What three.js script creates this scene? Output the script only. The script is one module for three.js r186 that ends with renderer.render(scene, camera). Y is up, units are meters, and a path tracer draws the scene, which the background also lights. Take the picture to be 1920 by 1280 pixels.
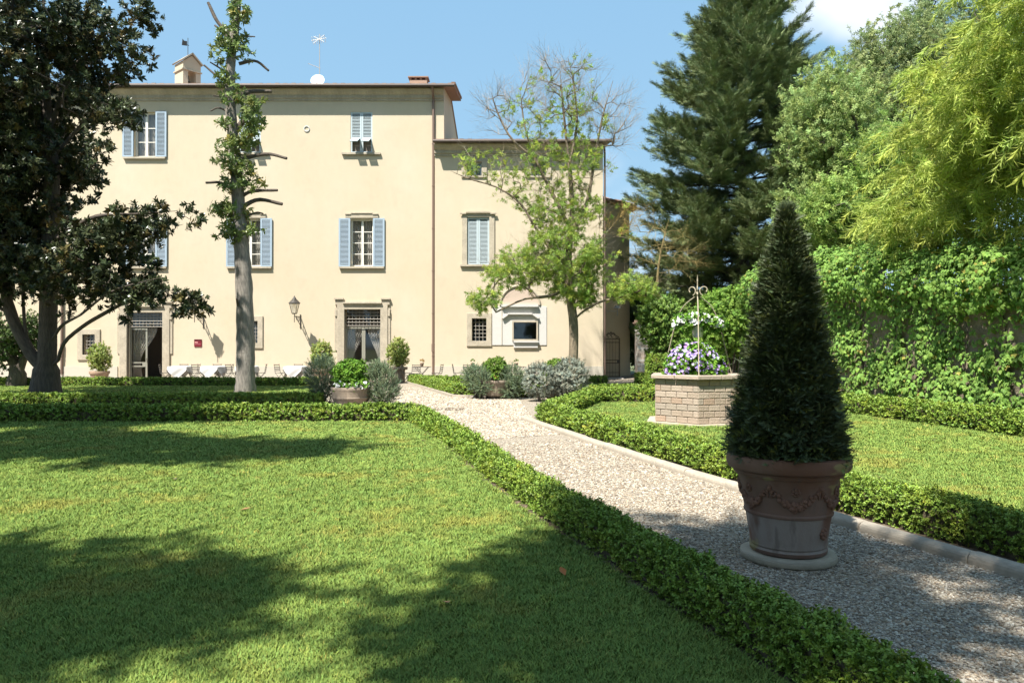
import * as THREE from 'three';
import { mergeGeometries, toCreasedNormals } from 'three/addons/utils/BufferGeometryUtils.js';
import { createNoise2D, createNoise3D } from 'simplex-noise';

// ---------- camera, sky, sun, exposure ----------
const EYE = 1.65, F = 1400, HOR = 650;          // eye height (m); focal length and horizon row in pixels of the 1920 x 1280 photograph
const scene = new THREE.Scene();
const camera = new THREE.PerspectiveCamera(2 * Math.atan(640 / F) * 180 / Math.PI, 1.5, 0.1, 900);
camera.position.set(0, EYE, 0);
camera.rotation.x = Math.atan((HOR - 640) / F);
const renderer = new THREE.WebGLRenderer({ antialias: true });
renderer.toneMapping = THREE.LinearToneMapping;
renderer.toneMappingExposure = 2.5;
renderer.shadowMap.enabled = true;
const SUN = new THREE.Vector3(-0.305, 0.839, 0.4515).normalize();
const sun = new THREE.DirectionalLight(new THREE.Color(1, 0.955, 0.87), 4.6);
sun.position.copy(SUN).multiplyScalar(80); sun.position.z -= 18;
sun.target.position.set(0, 0, -18);
sun.castShadow = true; sun.shadow.radius = 1.3;
sun.shadow.mapSize.set(4096, 4096);
Object.assign(sun.shadow.camera, { left: -45, right: 45, top: 45, bottom: -45, near: 1, far: 200 });
scene.add(sun, sun.target);

function rng(s) { s = s >>> 0 || 1; return () => { s = (s + 0x6d2b79f5) | 0; let t = Math.imul(s ^ (s >>> 15), 1 | s); t = (t + Math.imul(t ^ (t >>> 7), 61 | t)) ^ t; return ((t ^ (t >>> 14)) >>> 0) / 4294967296; }; }
const n2 = createNoise2D(rng(11)), n3 = createNoise3D(rng(12));
const fbm3 = (x, y, z, o = 4) => { let a = 0, w = 0.5, f = 1; for (let i = 0; i < o; i++) { a += w * n3(x * f, y * f, z * f); w *= 0.5; f *= 2.07; } return a; };
const clamp = (x, a = 0, b = 1) => Math.min(b, Math.max(a, x)), lerp = (a, b, t) => a + (b - a) * t;
const smooth = (a, b, x) => { const t = clamp((x - a) / (b - a)); return t * t * (3 - 2 * t); };

{ // clear spring sky with thin high cloud
  const W = 1024, H = 512, d = new Float32Array(W * H * 4);
  for (let y = 0; y < H; y++) for (let x = 0; x < W; x++) {
    const lat = ((y + 0.5) / H - 0.5) * Math.PI, lon = ((x + 0.5) / W - 0.5) * 2 * Math.PI;
    const dx = Math.cos(lat) * Math.cos(lon), dy = Math.sin(lat), dz = Math.cos(lat) * Math.sin(lon);
    const h = clamp(dy, 0, 1), t = Math.pow(h, 0.6);
    let c = [lerp(0.36, 0.115, t), lerp(0.56, 0.29, t), lerp(0.70, 0.53, t)];
    const k = 1.6 / (h + 0.22), cl = fbm3(dx * k * 0.9 + 38.73, dz * k * 0.9 + 2.67, 0.4, 5) + 0.5 * fbm3(dx * k * 0.35 + 77.46, dz * k * 0.35 + 2.67, 5.5, 3);
    const m = smooth(0.2, 0.8, cl) * 0.9 * smooth(-0.02, 0.1, dy);
    c = c.map((v, i) => lerp(v, [0.80, 0.84, 0.88][i], m));
    const ga = Math.acos(clamp(dx * SUN.x + dy * SUN.y + dz * SUN.z, -1, 1)), glow = 0.9 * Math.exp(-ga / 0.22) + 0.16 * Math.exp(-ga / 0.7);   // warm glow added to the sky round the unseen sun, to warm the shade
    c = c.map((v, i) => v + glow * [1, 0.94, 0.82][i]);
    if (dy < 0) c = c.map((v, i) => lerp(v, [0.16, 0.17, 0.12][i], smooth(0, 0.05, -dy)));
    d.set([...c, 1], (y * W + x) * 4);
  }
  const t = new THREE.DataTexture(d, W, H, THREE.RGBAFormat, THREE.FloatType);
  t.mapping = THREE.EquirectangularReflectionMapping; t.magFilter = t.minFilter = THREE.LinearFilter; t.needsUpdate = true;
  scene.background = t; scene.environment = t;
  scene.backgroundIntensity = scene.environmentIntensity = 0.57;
}

// ---------- helpers ----------
const V3 = (x, y, z) => new THREE.Vector3(x, y, z), UPV = V3(0, 1, 0);
const px2 = (px, py, Z) => V3((px - 960) / F * Z, EYE + (HOR - py) / F * Z, -Z);   // pixel and depth to a point
const lin = (r, g, b) => new THREE.Color().setRGB(r, g, b);
const taken = {};
function numbered(n) { const k = taken[n] = (taken[n] ?? -1) + 1; return k ? n + '_' + String(k).padStart(3, '0') : n; }
function tag(o, label, category, group, kind) { if (label) o.userData.label = label; if (category) o.userData.category = category; if (group) o.userData.group = group; if (kind) o.userData.kind = kind; return o; }
function thing(name, label, category, pos = [0, 0, 0], turn = 0, group) { const g = new THREE.Group(); g.name = numbered(name); g.position.set(...pos); g.rotation.y = turn; scene.add(g); return tag(g, label, category, group); }
function sub(name, parent, pos = [0, 0, 0]) { const g = new THREE.Group(); g.name = name; g.position.set(...pos); parent.add(g); return g; }
function copy(src, pos, turn, label, group) { const c = src.clone(); c.name = numbered(src.name.replace(/_\d{3}$/, '')); c.position.set(...pos); c.rotation.y = turn; c.userData = { ...src.userData }; if (label) c.userData.label = label; if (group) c.userData.group = group; scene.add(c); return c; }
function planarUV(g) {
  const p = g.attributes.position, n = g.attributes.normal, uv = new Float32Array(p.count * 2);
  for (let i = 0; i < p.count; i++) {
    const ax = Math.abs(n.getX(i)), ay = Math.abs(n.getY(i)), az = Math.abs(n.getZ(i)), x = p.getX(i), y = p.getY(i), z = p.getZ(i);
    if (ay >= ax && ay >= az) { uv[i * 2] = x; uv[i * 2 + 1] = z; } else if (ax > az) { uv[i * 2] = z; uv[i * 2 + 1] = y; } else { uv[i * 2] = x; uv[i * 2 + 1] = y; }
  }
  g.setAttribute('uv', new THREE.BufferAttribute(uv, 2));
}
function flat(g) { const o = g.index ? g.toNonIndexed() : g; for (const k of Object.keys(o.attributes)) if (!['position', 'normal', 'uv'].includes(k)) o.deleteAttribute(k); if (!o.attributes.normal) o.computeVertexNormals(); if (!o.attributes.uv) planarUV(o); return o; }
function merge(list, keepUV) { const gs = [].concat(list).map(flat); const g = gs.length > 1 ? mergeGeometries(gs) : gs[0]; if (!keepUV) planarUV(g); return g; }
function obj(name, geos, m, parent = scene, keepUV) {
  const o = new THREE.Mesh(merge(geos, keepUV), m); o.name = parent === scene ? numbered(name) : name; o.castShadow = o.receiveShadow = true; parent.add(o); return o;
}
function place(name, geo, m, parent, x = 0, y = 0, z = 0, ry = 0) { const o = new THREE.Mesh(geo, m); o.name = name; o.position.set(x, y, z); o.rotation.y = ry; o.castShadow = o.receiveShadow = true; parent.add(o); return o; }
const struct = (name, geos, m, keepUV) => { const o = obj(name, geos, m, scene, keepUV); o.userData.kind = 'structure'; return o; };
function bx(w, h, d, x = 0, y = 0, z = 0, ry = 0, rx = 0, rz = 0) { const g = new THREE.BoxGeometry(w, h, d); if (rx) g.rotateX(rx); if (rz) g.rotateZ(rz); if (ry) g.rotateY(ry); return g.translate(x, y, z); }
function chamfer(w, h, d, b = 0.006) { const s = new THREE.Shape(); s.moveTo(-w / 2 + b, -h / 2 + b); s.lineTo(w / 2 - b, -h / 2 + b); s.lineTo(w / 2 - b, h / 2 - b); s.lineTo(-w / 2 + b, h / 2 - b); s.closePath(); return new THREE.ExtrudeGeometry(s, { depth: d - 2 * b, bevelEnabled: true, bevelThickness: b, bevelSize: b, bevelSegments: 1 }).translate(0, 0, -d / 2 + b); }
const cyl = (r0, r1, h, x, y, z, s = 12) => new THREE.CylinderGeometry(r0, r1, h, s).translate(x, y, z);
function rod(a, b, r, s = 5) { const d = b.clone().sub(a), g = new THREE.CylinderGeometry(r, r, d.length(), s); g.applyQuaternion(new THREE.Quaternion().setFromUnitVectors(UPV, d.normalize())); return g.translate((a.x + b.x) / 2, (a.y + b.y) / 2, (a.z + b.z) / 2); }
const tubeOf = (pts, r, n = 24, s = 6) => new THREE.TubeGeometry(new THREE.CatmullRomCurve3(pts), n, r, s);
const lathe = (prof, s = 40) => new THREE.LatheGeometry(prof.map((p) => new THREE.Vector2(p[0], p[1])), s);
function polyShape(pts) { const s = new THREE.Shape(); pts.forEach((p, i) => i ? s.lineTo(p[0], p[1]) : s.moveTo(p[0], p[1])); s.closePath(); return s; }
function extr(shape, depth, bevel = 0) { return new THREE.ExtrudeGeometry(shape, { depth: depth - 2 * bevel, bevelEnabled: bevel > 0, bevelThickness: bevel, bevelSize: bevel, bevelOffset: -bevel, bevelSegments: 1, curveSegments: 16 }).translate(0, 0, bevel); }
// a tapered limb along points with radii
function limb(pts, rad, seg = 6) {
  const pos = [], nor = [], uv = [], idx = []; let side = V3(1, 0, 0), len = 0;
  for (let i = 0; i < pts.length; i++) {
    const t = pts[Math.min(i + 1, pts.length - 1)].clone().sub(pts[Math.max(i - 1, 0)]).normalize();
    side = side.clone().addScaledVector(t, -side.dot(t)); if (side.lengthSq() < 1e-4) side = V3(0.3, 0.2, 1).addScaledVector(t, -V3(0.3, 0.2, 1).dot(t)); side.normalize();
    const o = t.clone().cross(side); if (i) len += pts[i].distanceTo(pts[i - 1]);
    for (let k = 0; k <= seg; k++) {
      const a = k / seg * Math.PI * 2, nx = side.clone().multiplyScalar(Math.cos(a)).addScaledVector(o, Math.sin(a)), bump = 1;
      pos.push(pts[i].x + nx.x * rad[i] * bump, pts[i].y + nx.y * rad[i] * bump, pts[i].z + nx.z * rad[i] * bump); nor.push(nx.x, nx.y, nx.z); uv.push(k / seg * Math.max(0.06, 6.28 * rad[0]), len);
    }
  }
  for (let i = 0; i < pts.length - 1; i++) for (let k = 0; k < seg; k++) { const a = i * (seg + 1) + k, b = a + seg + 1; idx.push(a, a + 1, b, a + 1, b + 1, b); }
  const g = new THREE.BufferGeometry(); g.setAttribute('position', new THREE.Float32BufferAttribute(pos, 3)); g.setAttribute('normal', new THREE.Float32BufferAttribute(nor, 3)); g.setAttribute('uv', new THREE.Float32BufferAttribute(uv, 2)); g.setIndex(idx); return g;
}
// triangle soup for leaves, petals, blades
class Soup {
  constructor() { this.p = []; }
  tri(...v) { this.p.push(...v); return this; }
  add(leaf, m) { const v = V3(); for (let i = 0; i < leaf.length; i += 3) { v.set(leaf[i], leaf[i + 1], leaf[i + 2]).applyMatrix4(m); this.p.push(v.x, v.y, v.z); } return this; }
  geo() { const g = new THREE.BufferGeometry(); g.setAttribute('position', new THREE.Float32BufferAttribute(this.p, 3)); g.computeVertexNormals(); g.setAttribute('uv', new THREE.Float32BufferAttribute(new Float32Array(this.p.length / 3 * 2), 2)); return g; }
}
// a leaf along +y, its face towards +z
function leaf(L, W, fold = 0.3, curl = 0.15) { const a = [0, 0, 0], m = [0, 0.5 * L, 0], l = [-W / 2, 0.42 * L, fold * W / 2], r = [W / 2, 0.42 * L, fold * W / 2], t = [0, L, -curl * L], l2 = [-W * 0.34, 0.74 * L, fold * W / 3 - curl * L * 0.4], r2 = [W * 0.34, 0.74 * L, fold * W / 3 - curl * L * 0.4]; return [a, r, m, a, m, l, m, r, r2, m, l2, l, m, r2, t, m, t, l2].flat(); }
const leaf2 = (L, W, fold = 0.3, curl = 0.15) => { const a = [0, 0, 0], l = [-W / 2, 0.45 * L, fold * W / 2], r = [W / 2, 0.45 * L, fold * W / 2], t = [0, L, -curl * L], m = [0, 0.45 * L, 0]; return [a, r, m, a, m, l, m, r, t, m, t, l].flat(); };
const eul = (x, y, z) => new THREE.Matrix4().makeRotationFromEuler(new THREE.Euler(x, y, z, 'YXZ'));
// sprig: leaves set round a short twig that grows along +y
function sprig(seed, n, L, W, len, open = 0.9, o = {}) {
  const r = rng(seed), s = new Soup();
  for (let i = 0; i < n; i++) {
    const h = len * (o.tip ? Math.pow(r(), 0.5) : (i + r()) / n), k = L * (0.7 + 0.5 * r()), f = o.narrow ? leaf2(k, W * k / L, 0.35, o.curl ?? 0.25) : leaf(k, W * k / L, 0.35, o.curl ?? 0.15);
    const m = eul(0, i * 2.4 + r(), 0).multiply(new THREE.Matrix4().makeTranslation(0, h, 0)).multiply(eul((o.hang ? 2.2 : open) * (0.55 + 0.6 * r()), 0, 0)).multiply(eul(0, (r() - 0.5) * 1.1 + Math.PI, 0));
    s.add(f, m);
  }
  if (o.twig) { const t = o.twig; s.tri(-t, 0, 0, t, 0, 0, 0, len, 0, 0, 0, -t, 0, 0, t, 0, len, 0); }
  return s.geo();
}
class Inst {
  constructor(seed) { this.m = []; this.c = []; this.r = rng(seed); this.q = new THREE.Quaternion(); this.q2 = new THREE.Quaternion(); this.M = new THREE.Matrix4(); }
  get n() { return this.m.length / 16; }
  add(p, dir, s, tint, spin) { // +y of the copy along dir
    this.q.setFromUnitVectors(UPV, dir); this.q2.setFromAxisAngle(UPV, spin ?? this.r() * 6.283); this.q.multiply(this.q2);
    const sc = typeof s === 'number' ? V3(s, s, s) : s; this.M.compose(p, this.q, sc); const e = this.M.elements; for (let i = 0; i < 16; i++) this.m.push(e[i]); this.c.push(tint[0], tint[1], tint[2]); return this;
  }
  addBasis(p, x, y, z, s, tint) { this.m.push(x.x * s, x.y * s, x.z * s, 0, y.x * s, y.y * s, y.z * s, 0, z.x * s, z.y * s, z.z * s, 0, p.x, p.y, p.z, 1); this.c.push(...tint); }
  mesh(name, geo, mat, parent, kind) {
    const o = new THREE.InstancedMesh(geo, mat, this.n); o.name = parent === scene ? numbered(name) : name; o.instanceMatrix.array.set(this.m); o.instanceColor = new THREE.InstancedBufferAttribute(new Float32Array(this.c), 3);
    o.castShadow = o.receiveShadow = true; o.frustumCulled = false; if (kind) o.userData.kind = kind; parent.add(o); return o;
  }
}
const rdir = (r) => { const z = r() * 2 - 1, a = r() * 6.283, k = Math.sqrt(1 - z * z); return V3(k * Math.cos(a), z, k * Math.sin(a)); };
const tint = (r, v = 0.25, hue = 0.15) => { const k = 1 + (r() - 0.5) * 2 * v, h = (r() - 0.5) * 2 * hue; return [k * (1 + h), k, k * (1 - h * 0.6)]; };

// ---------- textures ----------
const hash = (x, y, s) => { let h = Math.imul(x, 374761393) ^ Math.imul(y, 668265263) ^ Math.imul(s, 974711); h = Math.imul(h ^ (h >>> 13), 1274126177); return ((h ^ (h >>> 16)) >>> 0) / 4294967296; };
function pn(x, y, p, s) { const xi = Math.floor(x), yi = Math.floor(y), f = x - xi, g = y - yi, u = f * f * (3 - 2 * f), v = g * g * (3 - 2 * g), w = (a) => ((a % p) + p) % p; return lerp(lerp(hash(w(xi), w(yi), s), hash(w(xi + 1), w(yi), s), u), lerp(hash(w(xi), w(yi + 1), s), hash(w(xi + 1), w(yi + 1), s), u), v); }
function pf(u, v, p, s, o = 4) { let a = 0, w = 0.5, t = 0; for (let i = 0; i < o; i++) { a += w * pn(u * p, v * p, p, s + i); t += w; w *= 0.5; p *= 2; } return a / t; }
function tex(size, metres, f, srgb) {
  const d = new Uint8Array(size * size * 4);
  for (let y = 0; y < size; y++) for (let x = 0; x < size; x++) { const c = f(x / size, y / size); const i = (y * size + x) * 4; for (let k = 0; k < 3; k++) { let v = clamp(Array.isArray(c) ? c[k] : c); if (srgb) v = v <= 0.0031308 ? v * 12.92 : 1.055 * Math.pow(v, 1 / 2.4) - 0.055; d[i + k] = v * 255; } d[i + 3] = 255; }
  const t = new THREE.DataTexture(d, size, size); t.wrapS = t.wrapT = THREE.RepeatWrapping; t.magFilter = THREE.LinearFilter; t.minFilter = THREE.LinearMipmapLinearFilter; t.generateMipmaps = true; if (srgb) t.colorSpace = THREE.SRGBColorSpace;
  const [a, b] = [].concat(metres, metres); t.repeat.set(1 / a, 1 / b); t.needsUpdate = true; return t;
}
const std = (o) => { const m = new THREE.MeshStandardMaterial({ roughness: 0.85, ...o }); return m; };
const phys = (o) => new THREE.MeshPhysicalMaterial(o);
const mul = (c, k) => c.map((v) => v * k), mix3 = (a, b, t) => a.map((v, i) => lerp(v, b[i], t));
// leaf material: light comes through, a soft gloss on top
const leafMat = (r, g, b, trans = 0.35, coat = 0.25, cr = 0.4) => phys({ color: lin(r, g, b), roughness: 1, transmission: trans, thickness: 0, clearcoat: coat, clearcoatRoughness: cr, side: THREE.DoubleSide, specularIntensity: 0.4 });

const plasterC = tex(1024, 7, (u, v) => { const a = pf(u, v, 4, 3, 5), b = pf(u, v * 0.5 + 0, 40, 9, 3), st = pf(u * 1, v, 12, 21, 3); const k = 0.96 + 0.05 * (a - 0.5) * 2 + 0.05 * (b - 0.5); const w = smooth(0.62, 0.8, st) * 0.03; return [0.53 * k - w * 0.4, 0.448 * k - w * 0.45, 0.33 * k * (1 + 0.08 * (a - 0.5)) - w * 0.3]; }, true);
const plasterB = tex(512, 1.6, (u, v) => 0.6 * pf(u, v, 6, 5, 3) + 0.4 * pf(u, v, 50, 6, 3));
const stoneC = tex(512, 1.7, (u, v) => { const a = pf(u, v, 5, 33, 5), b = pf(u, v, 30, 36, 3), k = 0.8 + 0.35 * (a - 0.5) + 0.25 * (b - 0.5); return [0.47 * k, 0.405 * k, 0.31 * k]; }, true);
const stoneB = tex(512, 0.8, (u, v) => 0.5 * pf(u, v, 8, 41, 4) + 0.5 * pf(u, v, 40, 44, 2));
const barkC = tex(512, [0.7, 1.6], (u, v) => { const a = pf(u, v, 10, 51, 4), b = pf(u, v * 0.4, 20, 55, 4), k = 0.55 + 0.9 * a * b + 0.25 * (a - 0.5); return [k, k * 0.97, k * 0.93]; }, true);
const barkB = tex(512, [0.5, 1.4], (u, v) => { const w = pf(u, v, 5, 63, 3) * 0.25; return Math.abs(2 * pf(u + w, v * 0.5, 22, 61, 3) - 1); });
const terraC = tex(512, 0.8, (u, v) => { const a = pf(u, v, 4, 71, 5), b = pf(u * 2 % 1, v * 0.5, 16, 75, 3), k = 0.8 + 0.5 * (a - 0.5) + 0.3 * (b - 0.5); return [0.42 * k, 0.29 * k, 0.20 * k]; }, true);
const clayC = tex(512, 0.8, (u, v) => { const a = pf(u, v, 5, 76, 5), b = pf(u, v * 0.3, 20, 78, 3), k = 0.85 + 0.4 * (a - 0.5) + 0.3 * (b - 0.5); return [0.36 * k, 0.285 * k, 0.215 * k]; }, true);
const soilC = tex(512, 1.1, (u, v) => { const a = pf(u, v, 6, 81, 5), b = pf(u, v, 60, 85, 2), k = 0.5 + 0.7 * a + 0.5 * (b - 0.5), l = smooth(0.68, 0.78, pf(u, v, 40, 88, 2)); return mix3([0.115 * k, 0.085 * k, 0.055 * k], [0.26, 0.2, 0.12], l * 0.7); }, true);
const soilB = tex(512, 1.1, (u, v) => 0.5 * pf(u, v, 12, 91, 4) + 0.5 * pf(u, v, 60, 93, 2));
const grassC = tex(1024, 5.3, (u, v) => { const a = pf(u, v, 5, 101, 4), b = pf(u, v, 60, 104, 4), c = pf(u, v, 11, 107, 3), k = 0.55 + 0.5 * a + 0.8 * (b - 0.4); return mix3([0.11 * k, 0.185 * k, 0.036 * k], [0.20 * k, 0.20 * k, 0.065 * k], smooth(0.55, 0.8, c) * 0.5); }, true);
const grassB = tex(512, 0.6, (u, v) => pf(u, v, 40, 111, 3));
// gravel as jittered cells
const CELLS = 44, cellTex = (() => { const N = 1024, col = new Float32Array(N * N), hgt = new Float32Array(N * N);
  for (let y = 0; y < N; y++) for (let x = 0; x < N; x++) { const u = x / N * CELLS, v = y / N * CELLS, cx = Math.floor(u), cy = Math.floor(v); let d1 = 9, d2 = 9, id = 0;
    for (let j = -1; j < 2; j++) for (let i = -1; i < 2; i++) { const a = ((cx + i) % CELLS + CELLS) % CELLS, b = ((cy + j) % CELLS + CELLS) % CELLS, X = cx + i + 0.1 + 0.8 * hash(a, b, 1), Y = cy + j + 0.1 + 0.8 * hash(a, b, 2), q = (X - u) ** 2 + (Y - v) ** 2; if (q < d1) { d2 = d1; d1 = q; id = hash(a, b, 3); } else if (q < d2) d2 = q; }
    col[y * N + x] = id; hgt[y * N + x] = smooth(0.0, 0.35, Math.sqrt(d2) - Math.sqrt(d1)); }
  return { col, hgt, N }; })();
const GRAVEL = [[0.34, 0.29, 0.22], [0.42, 0.37, 0.30], [0.28, 0.235, 0.175], [0.20, 0.17, 0.14], [0.46, 0.42, 0.345], [0.33, 0.26, 0.185], [0.18, 0.13, 0.085]];
const atCell = (u, v, a) => a[Math.floor(v * 1024) * 1024 + Math.floor(u * 1024)];
const gravelC = tex(1024, 0.95, (u, v) => { const id = atCell(u, v, cellTex.col), h = atCell(u, v, cellTex.hgt), c = GRAVEL[Math.floor(id * 6.6)], k = 0.85 + 0.3 * hash(Math.floor(id * 1e6), 1, 5); return mix3([0.22, 0.18, 0.13], mul(c, k * 1.1), 0.45 + 0.55 * h); }, true);
const gravelB = tex(1024, 0.95, (u, v) => atCell(u, v, cellTex.hgt) * (0.6 + 0.4 * atCell(u, v, cellTex.col)));

const M = {
  plaster: std({ map: plasterC, bumpMap: plasterB, bumpScale: 0.004, roughness: 0.95 }),
  plinth: std({ color: lin(0.45, 0.41, 0.34), bumpMap: plasterB, bumpScale: 0.005, roughness: 0.95 }),
  stone: std({ map: stoneC, bumpMap: stoneB, bumpScale: 0.006, roughness: 0.9 }),
  paleStone: std({ color: lin(0.50, 0.48, 0.455), bumpMap: stoneB, bumpScale: 0.006, roughness: 0.9 }),
  pinkStone: std({ color: lin(0.46, 0.36, 0.29), bumpMap: stoneB, bumpScale: 0.008, roughness: 0.9 }),
  shutter: std({ color: lin(0.29, 0.365, 0.44), roughness: 0.6 }),
  paleShutter: std({ color: lin(0.41, 0.475, 0.50), roughness: 0.55 }),
  sash: std({ color: lin(0.72, 0.69, 0.62), roughness: 0.5 }),
  bronze: std({ color: lin(0.30, 0.29, 0.24), roughness: 0.45, metalness: 0.3 }),
  glass: phys({ color: lin(1, 1, 1), transmission: 1, thickness: 0, roughness: 0.02, ior: 1.5 }),
  curtain: phys({ color: lin(0.42, 0.40, 0.36), roughness: 0.95, transmission: 0.35, thickness: 0, side: THREE.DoubleSide }),
  room: std({ color: lin(0.22, 0.19, 0.16), roughness: 0.9 }),
  tile: std({ color: lin(0.26, 0.16, 0.115), bumpMap: stoneB, bumpScale: 0.01, roughness: 0.9 }),
  gutter: std({ color: lin(0.085, 0.062, 0.052), roughness: 0.5, metalness: 0.2 }),
  pipe: std({ color: lin(0.17, 0.115, 0.09), roughness: 0.5, metalness: 0.2 }),
  darkIron: std({ color: lin(0.10, 0.09, 0.078), roughness: 0.6, metalness: 0.2 }),
  iron: std({ color: lin(0.075, 0.068, 0.06), roughness: 0.6, metalness: 0.4 }),
  rustIron: std({ color: lin(0.20, 0.155, 0.11), map: stoneC, roughness: 0.75, metalness: 0.2 }),
  greyIron: std({ color: lin(0.34, 0.31, 0.27), roughness: 0.6, metalness: 0.2 }),
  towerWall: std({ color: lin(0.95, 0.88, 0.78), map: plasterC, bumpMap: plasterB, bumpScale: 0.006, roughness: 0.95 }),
  white: std({ color: lin(0.78, 0.77, 0.74), roughness: 0.7 }),
  cloth: phys({ color: lin(0.60, 0.585, 0.57), roughness: 0.9, transmission: 0.15, thickness: 0, side: THREE.DoubleSide }),
  gravel: std({ map: gravelC, bumpMap: gravelB, bumpScale: 0.008, roughness: 0.95 }),
  lawn: std({ map: grassC, bumpMap: grassB, bumpScale: 0.02, roughness: 1 }),
  soil: std({ map: soilC, bumpMap: soilB, bumpScale: 0.03, roughness: 1 }),
  kerb: std({ color: lin(0.60, 0.56, 0.52), map: stoneC, bumpMap: stoneB, bumpScale: 0.006, roughness: 0.95 }),
  bark: std({ color: lin(0.125, 0.103, 0.085), map: barkC, bumpMap: barkB, bumpScale: 0.02, roughness: 0.95 }),
  paleBark: std({ color: lin(0.30, 0.275, 0.245), map: barkC, bumpMap: barkB, bumpScale: 0.012, roughness: 0.95 }),
  twig: std({ color: lin(0.30, 0.24, 0.17), roughness: 0.95 }),
  terra: std({ map: terraC, bumpMap: stoneB, bumpScale: 0.003, roughness: 0.85 }),
  terraPale: std({ map: clayC, bumpMap: stoneB, bumpScale: 0.003, roughness: 0.9 }),
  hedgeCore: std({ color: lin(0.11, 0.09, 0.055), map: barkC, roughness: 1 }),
};
M.kerb.color.setRGB(0.92, 0.93, 0.97);
// ---------- ground ----------  (plan points are [x, depth in front of the camera])
function sheet(pts, y, res = 0) { const g = new THREE.ShapeGeometry(polyShape(pts.map(([x, d]) => [x, d]))); g.rotateX(-Math.PI / 2); return g.translate(0, y, 0); }
const KERB = [[0.2, 16.9], [1.12, 13.4], [2.1, 9.87], [2.58, 8.5], [3.03, 6.9], [3.62, 5.25], [4.9, 1.2], [5.7, -1.5]];
const HEDGE_R = [[0.72, 16.4], [1.62, 13.2], [2.58, 9.9], [3.1, 8.2], [3.66, 6.6], [4.17, 5.2], [5.4, 1.2], [6.2, -1.5]];
const LINE_L = [[-2.2, 16.2], [-1.1, 12.4], [-0.26, 8.95], [0.3, 6.94], [0.67, 5.79], [0.87, 5.04], [1.3, 3.73], [1.52, 2.98], [2.3, 0.2], [2.75, -1.5]];   // lawn side of the hedge along the path
struct('ground', sheet([[-420, -300], [420, -300], [420, 600], [-420, 600]], -0.03), std({ color: lin(0.10, 0.12, 0.045), roughness: 1 }));
const gravelGround = struct('gravel_path', sheet([[-34, -6], [9.2, -6], [10.8, 8], [9.6, 20], [9.3, 46], [-34, 46]], 0), M.gravel);
const lawnLeft = [[-17, -4], ...LINE_L.slice().reverse().map(([x, d]) => [x - 0.02, d]), [-17, 16.25]];
const lawnWell = [...HEDGE_R.slice().reverse().map(([x, d]) => [x + 0.1, d]), [2.55, 22.1], [8.0, 22.2], [8.2, 19.4], [9.25, 13.4], [10.2, 8], [10.6, -1.5]];
const lawnFar = [[-26, 21.2], [-5.6, 21.2], [-8.3, 31.4], [-26, 31.4]];
const lawnFarR = [[-4.4, 33], [-1.9, 24.9], [6.6, 24.7], [6.6, 33]];
struct('lawn', sheet(lawnLeft, 0.015), M.lawn);
struct('lawn', sheet(lawnWell, 0.015), M.lawn);
struct('lawn', sheet(lawnFar, 0.015), M.lawn);
struct('lawn', sheet(lawnFarR, 0.015), M.lawn);
// soil beds under the hedges
function strip(pts, w, y) { const a = [], b = []; pts.forEach((p, i) => { const q = pts[Math.min(i + 1, pts.length - 1)], o = pts[Math.max(i - 1, 0)], dx = q[0] - o[0], dz = q[1] - o[1], l = Math.hypot(dx, dz), nx = -dz / l, nz = dx / l; const k = 1 + 0.25 * n2(p[0] * 1.3, p[1] * 1.3); a.push([p[0] + nx * w / 2 * k, p[1] + nz * w / 2 * k]); b.push([p[0] - nx * w / 2 * k, p[1] - nz * w / 2 * k]); }); return sheet([...a, ...b.reverse()], y); }
function densify(pts, step = 0.35) { const o = []; for (let i = 0; i < pts.length - 1; i++) { const [a, b] = [pts[i], pts[i + 1]], n = Math.max(1, Math.round(Math.hypot(b[0] - a[0], b[1] - a[1]) / step)); for (let k = 0; k < n; k++) o.push([lerp(a[0], b[0], k / n), lerp(a[1], b[1], k / n)]); } o.push(pts.at(-1)); return o; }
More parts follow.
